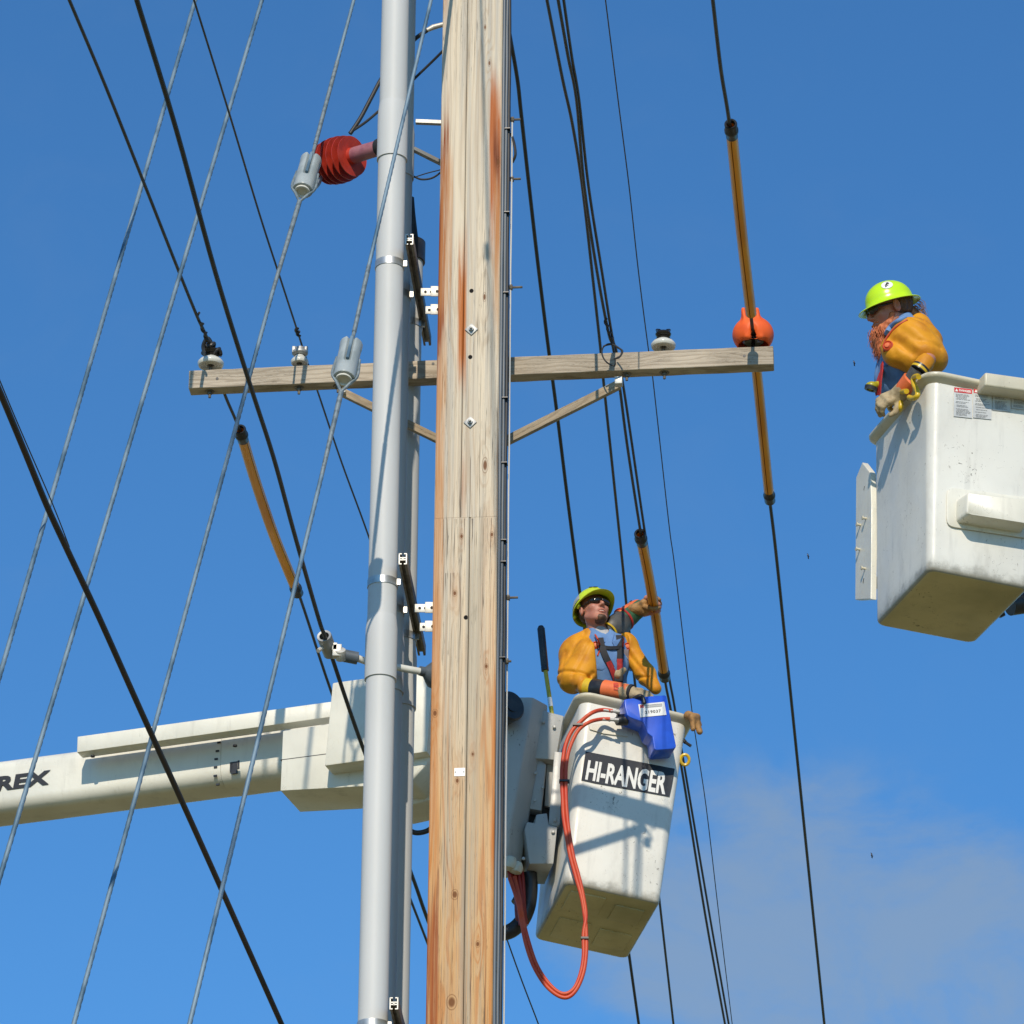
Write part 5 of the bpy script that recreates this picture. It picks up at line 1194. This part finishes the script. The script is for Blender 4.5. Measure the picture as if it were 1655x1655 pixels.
# collar points
for pts in ([(964, 1024), (960, 1030), (970, 1048), (978, 1038), (972, 1027)], [(992, 1026), (1000, 1022), (1003, 1034), (994, 1050), (988, 1038)]):
    mb = MB(); mb.prism([surf(x, y, shirt, .010, 25.9) for x, y in pts], V((0, .014, 0))); mb.build('collar', M['shirt'], A, bevel=.004)
def pocket(pts, d, nm='pocket'):
    mb = MB(); mb.prism([surf(x, y, shirt, .004, 25.9) for x, y, dd in pts], V((0, .012, 0))); return mb.build(nm, M['shirt'], A, bevel=.003)
pocket([(962, 1074, 0), (984, 1070, -.01), (985, 1077, -.01), (973, 1083, -.01), (963, 1082, 0)], -.145, 'pocket_flap')
pocket([(1010, 1068, 0), (1026, 1073, .03), (1027, 1082, .03), (1018, 1084, .015), (1011, 1078, 0)], -.138, 'pocket_flap')
mb = MB(); mb.prism([surf(x, y, shirt, .007, 25.9) for x, y, dd in ((1003, 1050, -.005), (1014, 1050, 0), (1026, 1062, .03), (1029, 1072, .035), (1014, 1066, .0))], V((0, .008, 0))); mb.build('name_patch', M['white'], A, bevel=.002)
# rubber sleeves joined across the back
back = sd_cap(shR+V((.03, .10, -.03)), shL+V((-.02, .10, -.03)), .085, .085)
slR = un([sd_ell(shR+V((-.010, -.01, -.015)), (.088, .105, .078)), sd_cap(pa(952, 1028, .0), shR+V((-.02, 0, .01)), .050, .075), sd_cap(shR+V((-.015, -.01, -.03)), elR+V((.008, -.02, .035)), .092, .098), sd_cap(elR+V((.008, -.02, .02)), elR+V((.045, -.07, -.005)), .090, .060), sd_cap(elR+V((.04, -.07, -.005)), q0, .060, .056), sd_cap(shR+V((.01, -.03, .01)), pa(950, 1056, -.06), .088, .080), sd_cap(pa(950, 1056, -.06), pa(944, 1085, -.06), .080, .09)], .045)
slL = un([sd_ell(shL+V((.0, -.02, -.01)), (.066, .10, .080)), sd_cap(shL+V((.015, -.02, -.03)), pa(1044, 1090, -.02), .064, .056), sd_cap(pa(1044, 1090, -.02), pa(1060, 1113, -.10), .054, .034)], .04)
slv = un([slR, slL, back], .05)
front_cut = un([sd_box(pa(995, 1078, -.17), (.112, .16, .30), .03, Matrix.Rotation(-.10, 4, 'Y')), sd_cap(neck0+V((0, -.02, .04)), neck1+V((.01, -.05, .0)), .066, .064)], .012)
slv = cut(wob(slv, .005, 13, 8), front_cut, .008)
def crease(P):
    d = slv(P)
    for (x0, y0, x1, y1, w_, a_) in ((945, 1018, 912, 1076, .016, .010), (958, 1035, 925, 1100, .014, .008), (900, 1085, 952, 1100, .012, .012), (928, 1122, 958, 1092, .012, .010), (1012, 1040, 1046, 1096, .012, .010), (1022, 1090, 1056, 1098, .010, .010), (915, 1050, 905, 1100, .012, .006)):
        a, b = V3(pa(x0, y0, -.08)), V3(pa(x1, y1, -.08)); ab = b-a; ab[1] = 0; q = P-a; q[:, 1] = 0
        t_ = np.clip((q@ab)/float(ab@ab), 0, 1); r_ = q-t_[:, None]*ab; dist = np.sqrt((r_*r_).sum(1))
        d = d + a_*np.exp(-(dist/w_)**2)
    return d
slv2 = cut(crease, off(torso, .010), .0)
lo, hi = bounds([shR, shL, elR, pa(1066, 1116, -.12), wrR, pa(960, 1010)], .17)
sdf_mesh('rubber_sleeves', slv2, lo, hi, .0062, M['sleeve'], A)
for x, y, d in ((963, 1043, -.175), (1014, 1045, -.165)):
    p = surf(x, y, un([slv2, shirt], .01), .0, 25.9); mb = MB(); mb.lathe(p+V((0, .008, 0)), V((.0 if x < 980 else .2, -1, -.1)), [(0, .026), (.014, .026), (.018, .021), (.013, .017), (.017, .014), (.018, 0)], 20); o = mb.build('sleeve_button', M['edge_red'], A)
    mb = MB(); mb.lathe(p-V((0, .006, 0)), V((.0 if x < 980 else .2, -1, -.1)), [(0, .013), (.005, .012), (.006, 0)], 16); mb.build('button_centre', M['orange'], o)
for pts in ([(940, 1011, .02), (950, 1014, -.06), (962, 1026, -.13), (970, 1045, -.155), (966, 1060, -.155)], [(988, 1017, -.02), (1002, 1020, -.07), (1007, 1032, -.13), (1006, 1048, -.15)]):
    mb = MB(); mb.tube(cat([surf(p[0], p[1], un([slv2, shirt], .01), .001, 25.9) for p in pts]), .0055, 8); mb.build('sleeve_edging', M['edge_red'], A)
# harness
hn = V((.1, -1, -.15))
hs_ = lambda *P: [surf(x, y, un([shirt, sd_ell(chest, (.12, .125, .15))], .03), .006, 25.9) for x, y in P]
band(hs_((970, 1032), (973, 1046), (979, 1062), (988, 1080)), hn, .040, .006, 'harness_strap', M['harness_black'], A)
band(hs_((1000, 1028), (1002, 1046), (1002, 1060), (1001, 1070)), hn, .042, .006, 'harness_strap', M['harness_black'], A)
band(hs_((969, 1045), (985, 1048), (1006, 1047)), hn, .022, .008, 'harness_strap', M['harness_black'], A)
band([p+V((0, -.004, 0)) for p in hs_((983, 1070), (990, 1086), (996, 1102), (1000, 1112))], hn, .034, .007, 'harness_strap', M['harness_red'], A)
band([p+V((0, -.006, 0)) for p in hs_((1001, 1066), (1001, 1082), (1000, 1098), (1000, 1112))], hn, .036, .007, 'harness_strap', M['harness_red'], A)
mb = MB(); mb.box(hs_((999, 1099))[0]+V((0, -.015, 0)), (X, Y_, Z), (.06, .03, .045)); mb.build('harness_buckle', M['harness_black'], A, bevel=.008)
sdf_mesh('tool_pouch', un([sd_cap(pa(999, 1091, -.215), pa(1008, 1083, -.215), .022, .018), sd_cap(pa(998, 1092, -.21), pa(997, 1086, -.21), .018, .012)], .01), *bounds([pa(1002, 1088, -.21)], .07), .004, M['leather'], A)
# glove, cuffs of the resting arm
d_ = (wrR-(elR+V((.045, -.07, -.005)))).normalized(); q0 = pa(947, 1111, -.155); q1 = pa(1014, 1119, -.27); dq = (q1-q0)
mb = MB(); mb.tube([q0, q0+dq*.18], [.058, .057], 20); mb.build('yellow_cuff', M['yellow'], A)
mb = MB(); mb.tube([q0+dq*.14, q0+dq*.17, q0+dq*.45], [.054, .0605, .058], 20); mb.build('black_cuff', M['rubber'], A)
mb = MB(); mb.tube([q0+dq*.43, q0+dq*.45, q0+dq*.8, q0+dq*1.02], [.05, .061, .056, .050], 20); og = mb.build('orange_gauntlet', M['orange'], A)
mb = MB(); decal_text(mb, '133', [q0+dq*a+V((0, -.058, 0))+V((0, -.008, z)) for a, z in ((.66, -.02), (.66, .025), (.78, .025), (.78, -.02))], bold=.02); mb.build('gauntlet_mark', M['red_ink'], og, smooth=False)
HG = frame(q1-dq.normalized()*.02, (pa(1066, 1124, -.30)-q1), V((.1, -.75, .75)), 1.12)
glR = wob(un([off(xf(hand_local((.25, .45, .4), .10, (.3, .2), 1.12, side=-1), HG), .003), sd_cap(q0+dq*.92, q1+dq.normalized()*.02, .052, .045)], .02), .0015, 80, 4)
sdf_mesh('leather_glove', glR, *bounds([q0+dq*.85, q1, pa(1062, 1122, -.3)], .13), .0048, M['leather'], A)
mb = MB(); mb.tube([q0+dq*1.06, q0+dq*1.13], [.0535, .0525], 20); mb.build('wrist_strap', M['harness_black'], A)
# raised left arm: grey cuff, green and orange gauntlet, brown glove closed round the hose
e0, e1, e2, e3 = pa(990, 1016, .05), pa(1008, 1001, .10), pa(1030, 985, .14), hw
sdf_mesh('grey_cuff', cut(wob(sd_cap(e0, e1+(e1-e0)*.2, .078, .070), .003, 40, 2), xf(sd_ell((0, 0, 0), (.10, .12, .13)), HA), .0), *bounds([e0, e1], .13), .0055, M['greyrub'], A)
mb = MB(); dd = (e1-e0).normalized(); mb.lathe(e0-dd*.05, dd, [(0, .058), (-.004, .066), (.004, .072), (.010, .066), (.0, .058)], 24); mb.build('cuff_edging', M['yellow'], A)
gau = wob(un([sd_cap(e1, e2, .073, .058), sd_cap(e2, e3, .055, .040)], .02), .003, 45, 6)
up_ = (e2-e1).cross(V((0, 1, 0))).normalized(); up_ = up_ if up_.z > 0 else -up_
gauc = cut(gau, sd_cap(e1-(e2-e1)*.2, e0, .07, .07), .0)
sdf_mesh('green_gauntlet', inter(gauc, half(e1+up_*.032, up_)), *bounds([e1, e2, e3], .11), .005, M['green'], A)
sdf_mesh('orange_gauntlet', inter(off(gauc, .001), half(e1+up_*.030, -up_)), *bounds([e1, e2, e3], .11), .005, M['orange'], A)
mb = MB(); dd = (e2-e1).normalized(); mb.lathe(e1+dd*.0, dd, [(-.008, .068), (-.006, .079), (.008, .078), (.01, .070)], 26); mb.build('gauntlet_strap', M['harness_red'], A)
mb = MB(); mb.box(e2+up_*.058, (dd, V((0, 1, 0)), up_), (.03, .05, .018)); mb.build('strap_buckle', M['rubber'], A, bevel=.004)
td = (along(1062, 1010, at(991, 562, 23.28), -.07)-along(1050, 945, at(991, 562, 23.28), -.07)).normalized()   # hose direction
def grip(center, axis, side_in, r, root):
    """gloved fist closed round a round bar: fingers curl round axis starting from side_in"""
    ax = axis.normalized(); a = (side_in-ax*side_in.dot(ax)).normalized(); b = ax.cross(a)
    P = lambda ang, rr_, h: center+(a*math.cos(ang)+b*math.sin(ang))*rr_+ax*h
    parts = [sd_ell(P(0, r+.030, 0), (.040, .036, .052), None), sd_cap(P(.25, r+.028, -.032), P(.25, r+.028, .034), .026, .026), sd_cap(P(0, r+.05, 0), P(0, r+.10, 0), .036, .034)]
    d = un(parts, .02)
    for i, h in enumerate((-.040, -.014, .012, .036)):
        k = (1.0, 1.06, 1.03, .92)[i]; ps = [P(t_, r+.016+.004*math.sin(t_), h) for t_ in (.35, 1.15*k, 1.95*k, 2.75*k)]
        fi = un([sd_cap(ps[j], ps[j+1], .0145-.001*j, .0138-.001*j) for j in range(3)], .003); d = un([d, fi], .004)
    ps = [P(-.2, r+.028, -.034), P(-.9, r+.018, -.052), P(-1.7, r+.016, -.048), P(-2.4, r+.015, -.03)]
    th = un([sd_cap(ps[j], ps[j+1], .0165-.0015*j, .015-.0015*j) for j in range(3)], .004)
    return un([d, th], .008)
gd = grip(gr, td, (hw-gr), .030, A)
sdf_mesh('brown_glove', wob(un([gd, sd_cap(e2+(e3-e2)*.4, e3, .046, .040)], .02), .0015, 90, 1), *bounds([gr, e3, e2], .11), .0045, M['leather2'], A)
# face, hair, hat, glasses
loc = lambda x, y, z: HA @ V((x, y, z))
bl = lambda m: bounds([HC], m)
hair = xf(inter(cut(sd_ell((0, -.022, .030), (.083, .103, .096)), sd_box((0, .085, -.03), (.12, .085, .09), .02), .01), half((0, 0, -.055), (0, -.3, -1))), HA)
sdf_mesh('hair', cut(wob(hair, .002, 150, 3), xf(off(sd_ell((.082, -.008, -.01), (.016, .024, .036)), 0), HA), .003), *bl(.17), .004, M['hair'], A)
bd = xf(inter(off(un([sd_ell((0, .072, -.110), (.030, .024, .018)), sd_ell((0, .05, -.112), (.030, .03, .014))], .01), .0035), half((0, .0, -.098), (0, -.15, 1))), HA)
sdf_mesh('chin_beard', wob(bd, .0015, 160, 5), *bl(.17), .0038, M['hair'], A)
mb = MB(); mb.tube(cat([loc(-.022, .090, -.070), loc(-.008, .0985, -.066), loc(.008, .0985, -.066), loc(.022, .090, -.070)]), .0036, 6); mb.tube(cat([loc(-.018, .090, -.079), loc(0, .097, -.082), loc(.018, .090, -.079)]), .0042, 6); mb.build('lips', M['lips'], A)
mb = MB(); mb.tube(cat([loc(-.012, .094, -.0735), loc(0, .0975, -.0735), loc(.012, .094, -.0735)]), .0026, 6); mb.build('teeth', M['teeth'], A)
def glasses(HMx, root):
    lens = []
    for s in (-1, 1): lens.append(sd_ell((s*.035, .098, .002), (.033, .014, .020), Matrix.Rotation(s*-.42, 4, 'Z')))
    d = un(lens+[sd_cap((-.012, .108, .008), (.012, .108, .008), .005, .005)], .006)
    tm = [sd_cap((s*.062, .080, .008), (s*.084, .0, .004), .006, .0045) for s in (-1, 1)]
    c = HMx.to_translation(); sdf_mesh('sunglasses', xf(un([d]+tm, .006), HMx), c-V((.17,)*3), c+V((.17,)*3), .0036, M['lens'], root)
glasses(HA, A)
cr1 = (.112, .136, .125); cy1 = -.012; b1_ = .026
def brimA(th):
    c = math.cos(th); return .008+.046*max(0, c)**3
HAh = HA @ Matrix.Rotation(rad(7), 4, 'X')
hatA = helmet(HAh, brimA, M['lime2'], A, True, base=b1_, crown=cr1, cy=cy1, droop=.20)
hatA['label'] = 'scratched lime cap-style hard hat with silver band'
on_helmet(HA, lambda u, v: (2*math.pi*u, rad(6)+rad(15)*v), 'reflective_band', M['reflect'], hatA, cr1, b1_, cy1, (60, 3), .003) if False else None
on_helmet(HAh, lambda u, v: (rad(172-105*u), rad(5)+rad(19)*v), 'reflective_band', M['reflect'], hatA, cr1, b1_, cy1, (40, 4), .003)
mb = MB(); pts = [helmet_pt(rad(14)+rad(17)*math.cos(a), rad(40)+rad(8)*math.sin(a), cr1, b1_, cy1, .003) for a in np.linspace(.4, 5.6, 16)]; mb.tube(pts, .0032, 6)
pts = [helmet_pt(rad(0+22*u), rad(44-10*u), cr1, b1_, cy1, .003) for u in (0, .5, 1)]; mb.tube(pts, .0028, 6)
o = mb.build('black_emblem', M['ink'], hatA, M=HAh) 
mb = MB(); mb.box((.100, .0, .022), (X, Y_, Z), (.014, .03, .03)); mb.box((.090, -.085, .02), (X, Y_, Z), (.014, .02, .03)); mb.build('suspension_clip', M['lime2'], hatA, M=HAh, bevel=.003)

# ---------------------------------------------------------------- bearded worker in the right bucket
YB = 22.42
def pb(x, y, d=0.0): return at(1360+x/5.61, 430+y/5.61, YB+d)      # pixels of the enlarged crop
Bp = thing('person', 'bearded lineworker in bright lime full-brim helmet leaning over the right bucket, seen in profile', 'person', BM2 @ V((0, 0, .25)))
HCb = pb(432, 388); 
fb = V((-math.cos(rad(14)), -.20, -math.sin(rad(20)))).normalized()
HB = frame(HCb, fb, V((-.10, -.17, 1)), 1.14)
nk0, nk1 = HB @ V((0, -.03, -.05)), pb(560, 560, .02)
shN, shF = pb(660, 650, -.13), pb(590, 640, .20)          # near (his left) and far shoulders
chB = pb(600, 790, .03); waB = pb(560, 1050, .12); hipB = BM2 @ V((-.12, .02, 1.0))
elN = pb(815, 815, -.12); wrN = pb(525, 1165, -.16)
footB = [BM2 @ V((.04, s*.12, .25)) for s in (-1, 1)]; kneeB = [BM2 @ V((.0, s*.12, .64)) for s in (-1, 1)]
torsoB = un([sd_cap(nk0, nk1, .062, .068), sd_cap(shN+V((-.02, .05, 0)), shF, .078, .078), sd_ell(chB, (.125, .175, .165), Matrix.Rotation(.30, 4, 'Y')), sd_ell((chB+waB)/2+V((-.005, 0, 0)), (.125, .17, .16)), sd_ell(waB, (.13, .17, .16)), sd_ell(hipB, (.14, .165, .13))], .05)
armN = un([sd_cap(shN, elN, .060, .050), sd_cap(elN, pb(765, 872, -.26), .045, .036), sd_cap(pb(765, 872, -.26), pb(640, 1040, -.24), .036, .032), sd_cap(pb(640, 1040, -.24), wrN, .032, .028)], .015)
elF = pb(520, 980, .30); wrF = BM2 @ V((-.06, .16, 1.02)); armF = un([sd_cap(shF, elF, .055, .045), sd_cap(elF, wrF, .045, .032)], .02)
legsB = [un([sd_cap(hipB+V((0, s*.08, -.05)), kneeB[i], .085, .058), sd_cap(kneeB[i], footB[i]+V((0, 0, .08)), .055, .042), sd_cap(footB[i]+V((.03, 0, .045)), footB[i]+V((-.15, 0, .035)), .045, .035)], .02) for i, s in enumerate((-1, 1))]
HNb = frame(pb(530, 1165, -.15), pb(290, 1250, -.16)-pb(530, 1165, -.15), V((-.30, -.85, .50)), 1.0)
hF = xf(hand_local((.5, .6, .5), .1, (.5, .5), side=1), frame(wrF, V((-.6, .2, -.4)), V((0, 0, 1)), 1.0))
bodyB = un([un([xf(HEAD, HB), torsoB], .02), armN, armF, hF]+legsB, .025)
bodyB = un([bodyB, xf(hand_local((.45, .75, .6), .08, (.2, .3), side=-1), HNb)], .01)
lo, hi = bounds([HCb+V((0, 0, .2)), shN, shF, elN, footB[0], footB[1], hipB, pb(300, 1330, -.16), wrF], .2)
sdf_mesh('body', bodyB, lo, hi, .0065, M['skin'], Bp)
shirtB = wob(wob(off(un([torsoB, armF], .03), .014), .006, 22, 3), .003, 55, 7)
shirtB = cut(shirtB, sd_cap(nk0+V((-.03, 0, .02)), nk1+V((-.045, -.02, .0)), .078, .060), .006)
shirtB = inter(shirtB, half(pb(560, 470, 0), (-.50, 0, .86)))
lo, hi = bounds([shN, shF, chB, waB, hipB, elF, wrF, pb(560, 470)], .19)
sdf_mesh('shirt', inter(shirtB, half(hipB+V((0, 0, -.05)), (0, 0, -1))), lo, hi, .006, M['shirt'], Bp)
sdf_mesh('trousers', off(un(legsB+[sd_ell(hipB+V((0, 0, -.02)), (.14, .165, .11))], .04), .012), *bounds([hipB, footB[0], footB[1], kneeB[0], kneeB[1]], .24), .009, M['jeans'], Bp)
mb = MB(); mb.prism([surf(1360+x/5.61, 430+y/5.61, shirtB, .006, 21.9) for x, y in ((362, 900), (378, 830), (408, 850), (462, 880), (420, 902), (375, 910))], V((.008, .010, 0))); mb.build('pocket_flap', M['shirt'], Bp, bevel=.002)
# rubber sleeve
nf = V((-.1, -1, 0))
slB = un([sd_ell(shN+V((0, .02, .0)), (.11, .13, .10), Matrix.Rotation(.5, 4, 'Y')), sd_cap(pb(470, 640, -.06), pb(520, 800, -.12), .075, .070), sd_cap(pb(430, 700, -.06), pb(480, 800, -.08), .05, .06), sd_cap(pb(690, 552, .02), pb(775, 700, -.04), .076, .076),
          sd_cap(pb(760, 720, -.08), pb(836, 850, -.10), .082, .080), sd_cap(pb(560, 760, -.10), pb(640, 900, -.12), .080, .045), sd_cap(pb(600, 660, -.08), pb(720, 800, -.14), .11, .11)], .05)
backB = un([sd_cap(shN+V((.02, .06, .02)), shF+V((.03, .0, .02)), .09, .085), sd_cap(shF, elF, .085, .075)], .04)
slB = un([slB, backB], .05)
slB = cut(slB, un([sd_cap(pb(430, 470, 0), pb(350, 640, 0), .085, .10), sd_cap(pb(430, 470, -.2), pb(372, 600, -.2), .03, .02)], .03), .015)
slB = cut(slB, sd_cap(pb(600, 830, -.33), pb(735, 860, -.29), .05, .075), .05)        # hollow where the arm leaves the sleeve
slB = cut(slB, half(pb(380, 742, 0), V((.74, 0, -.67))), .02)
fold = lambda P: slB(P) - .004*np.exp(-(((P-V3(pb(720, 560, 0)))@np.array([.36, 0, .93], dtype=np.float32))/.022)**2)*(P[:, 1] < YB+.05) - .006*np.exp(-(((P-V3(pb(800, 650, 0)))@np.array([.5, 0, .86], dtype=np.float32))/.02)**2)*(P[:, 0] > pb(700, 0).x)
def foldB(P):
    d = fold(P)
    for (x0, y0, x1, y1, w_, a_) in ((480, 720, 640, 860, .024, .018), (540, 640, 700, 800, .020, .006), (640, 520, 850, 650, .014, .007), (620, 600, 800, 720, .018, .006), (700, 770, 880, 800, .016, .008), (420, 640, 480, 840, .014, .004)):
        a, b = V3(pb(x0, y0, -.12)), V3(pb(x1, y1, -.12)); ab = b-a; ab[1] = 0; q = P-a; q[:, 1] = 0
        t_ = np.clip((q@ab)/float(ab@ab), 0, 1); r_ = q-t_[:, None]*ab; dist = np.sqrt((r_*r_).sum(1))
        d = d + a_*np.exp(-(dist/w_)**2)
    return d
slB2 = cut(wob(foldB, .003, 16, 5), off(torsoB, .006), 0)
lo, hi = bounds([shN, shF, elN, elF, pb(400, 600), pb(930, 900, -.1), pb(740, 440)], .16)
sdf_mesh('rubber_sleeves', slB2, lo, hi, .006, M['sleeve'], Bp)
mb = MB(); P = cat([surf(1360+x/5.61, 430+y/5.61, un([bodyB, shirtB, slB2], .01), .004, 21.9) for x, y in ((385, 655), (408, 610), (455, 560), (520, 505), (585, 468))]); mb.tube(P, [.010+.008*math.sin(math.pi*i/(len(P)-1)) for i in range(len(P))], 10); mb.build('collar', M['shirt'], Bp)
p = surf(1435, 558.7, slB2, 0, 21.9); mb = MB(); mb.lathe(p+V((.004, .010, 0)), V((-.45, -1, 0)), [(0, .031), (.014, .031), (.019, .025), (.014, .020), (.018, .016), (.019, 0)], 22); o = mb.build('sleeve_button', M['edge_red'], Bp)
mb = MB(); mb.lathe(p+V((-.004, -.006, 0)), V((-.45, -1, 0)), [(0, .014), (.005, .013), (.006, 0)], 16); mb.build('button_centre', M['orange'], o)
mb = MB(); mb.tube(cat([surf(1360+x/5.61, 430+y/5.61, un([slB2, shirtB], .02), .002, 21.9) for x, y in ((392, 775), (388, 722), (402, 668), (450, 600), (520, 535), (600, 490))]), .0060, 8); mb.build('sleeve_edging', M['edge_red'], Bp)
# cuffs and glove of the near arm
c0, c1, c2, c3 = pb(765, 870, -.27), pb(700, 955, -.27), pb(640, 1040, -.24), pb(520, 1160, -.17)
mb = MB(); mb.tube([c0+(c0-c1)*.4, c0, c0+(c1-c0)*.6], [.040, .050, .050], 20); mb.build('amber_cuff', M['sleeve'], Bp)
mb = MB(); mb.tube([c0+(c1-c0)*.55, c0+(c1-c0)*.6, c0+(c1-c0)*1.05], [.04, .052, .05], 20); mb.build('black_cuff', M['rubber'], Bp)
mb = MB(); mb.tube([c0+(c1-c0)*.78, c0+(c1-c0)*.98], [.0525, .0525], 20); mb.build('yellow_cuff', M['yellow'], Bp)
mb = MB(); mb.tube([c1, c2], [.050, .047], 20); mb.build('grey_cuff', M['greyrub'], Bp)
mb = MB(); mb.tube([c2+(c1-c2)*.1, c2, c2+(c3-c2)*.75], [.04, .058, .045], 20); mb.build('orange_gauntlet', M['orange'], Bp)
glB = un([off(xf(hand_local((.45, .75, .6), .08, (.2, .3), 1.12, side=-1), HNb), .004), sd_cap(c2+(c3-c2)*.6, c3, .046, .045)], .02)
sdf_mesh('leather_glove', wob(glB, .0018, 85, 2), *bounds([c3, pb(290, 1330, -.16), c2], .09), .0046, M['leather'], Bp)
# harness, tool
band([pb(368, 880, -.06), pb(362, 960, -.08), pb(350, 1060, -.08), pb(343, 1170, -.06)], V((-1, -.35, 0)), .030, .007, 'harness_strap', M['harness_red'], Bp)
band([pb(372, 930, .02), pb(345, 1010, -.02), pb(322, 1075, -.05), pb(335, 1160, -.05)], V((-1, -.6, 0)), .045, .007, 'harness_strap', M['harness_red'], Bp)
sdf_mesh('tool_pouch', un([sd_ell(pb(272, 1092, -.07), (.034, .034, .026)), sd_cap(pb(290, 1080, -.07), pb(335, 1075, -.05), .018, .020)], .01), *bounds([pb(290, 1085, -.06)], .09), .004, M['stick'], Bp)
mb = MB(); mb.lathe(pb(262, 1125, -.09), V((.3, -.2, 1)), [(0, .02), (.0, .034), (.02, .036), (.02, .02)], 16); mb.build('pouch_rim', M['rubber'], Bp)
# beard, hair, hat
hb = lambda m: bounds([HCb], m)
beard = un([sd_ell((0, .072, -.112), (.052, .044, .048)), sd_ell((0, .094, -.160), (.044, .042, .060)), sd_cap((0, .090, -.19), (0, .090, -.245), .036, .014), sd_ell((0, .090, -.056), (.030, .014, .010)), sd_cap((-.062, .02, -.045), (-.035, .06, -.10), .012, .022), sd_cap((.062, .02, -.045), (.035, .06, -.10), .012, .022)], .02)
sdf_mesh('beard', wob(wob(xf(beard, HB), .004, 70, 3), .0025, 150, 4), *hb(.27), .0045, M['ginger'], Bp)
def beard_root(rr):
    s = rr.uniform(-1, 1); h = rr.uniform(-.205, -.08); y = .072+rr.uniform(.0, .052)
    a = V((s*(.050 if h > -.13 else .034), y, h)); g = V((s*.010+rr.uniform(-.012, .012), .012+rr.uniform(-.014, .014), -.030-rr.uniform(0, .016))); return [HB @ a, HB @ (a+g*.5+V((0, .003, 0))), HB @ (a+g)]
strands(beard_root, 800, 'beard_strands', M['ginger'], Bp, 5, .0022)
hairB = xf(cut(inter(sd_ell((0, -.026, .022), (.084, .103, .100)), half((0, -.02, -.085), (0, .0, -1))), sd_box((0, .085, -.03), (.12, .092, .10), .02), .01), HB)
sdf_mesh('hair', cut(wob(hairB, .002, 150, 3), xf(un([sd_ell((s*.086, -.008, -.01), (.016, .024, .036)) for s in (-1, 1)], 0), HB), .003), *hb(.19), .0042, M['hair'], Bp)
pony = un([sd_cap(HB @ V((0, -.10, -.03)), HB @ V((0, -.125, -.065)), .032, .028), sd_cap(HB @ V((0, -.125, -.065)), HB @ V((0, -.135, -.11)), .026, .016), sd_cap(HB @ V((.03, -.08, -.05)), HB @ V((.03, -.12, -.08)), .035, .02)], .015)
sdf_mesh('ponytail', wob(pony, .0025, 120, 2), *bounds([HB @ V((0, -.13, -.06))], .12), .0045, M['fair'], Bp)
def pony_root(rr):
    a = V((rr.uniform(-.03, .03), -.115-rr.uniform(0, .05), rr.uniform(-.05, .012))); g = V((rr.uniform(-.01, .01), -.015, -.05)); return [HB @ a, HB @ (a+g*.5+V((0, -.01, .006))), HB @ (a+g)]
strands(pony_root, 80, 'loose_hair', M['fair'], Bp, 9)
glasses(HB, Bp)
cr2 = (.102, .120, .110); b2_ = .028; cy2 = -.012
hatB = helmet(HB, lambda th: .040+.006*math.cos(th), M['lime'], Bp, False, base=b2_, crown=cr2, cy=cy2, droop=.30)
hatB['label'] = 'clean bright lime full-brim hard hat with round white sticker'
on_helmet(HB, lambda u, v: (rad(-78)+rad(17)*math.sqrt(v+.0001)*math.cos(2*math.pi*u), rad(38)+rad(15)*math.sqrt(v+.0001)*math.sin(2*math.pi*u)), 'round_sticker', M['white'], hatB, cr2, b2_, cy2, (28, 4), .0022)
mb = MB()
for a0_, p0_, a1_, p1_ in ((-84, 44, -78, 38), (-78, 44, -84, 37), (-77, 38, -72, 34), (-80, 32, -73, 37), (-75, 31, -71, 29), (-83, 41, -77, 42)):
    mb.tube([helmet_pt(rad(a0_), rad(p0_), cr2, b2_, cy2, .0035), helmet_pt(rad(a1_), rad(p1_), cr2, b2_, cy2, .0035)], .0026, 6)
mb.build('sticker_mark', M['ink'], hatB, M=HB)
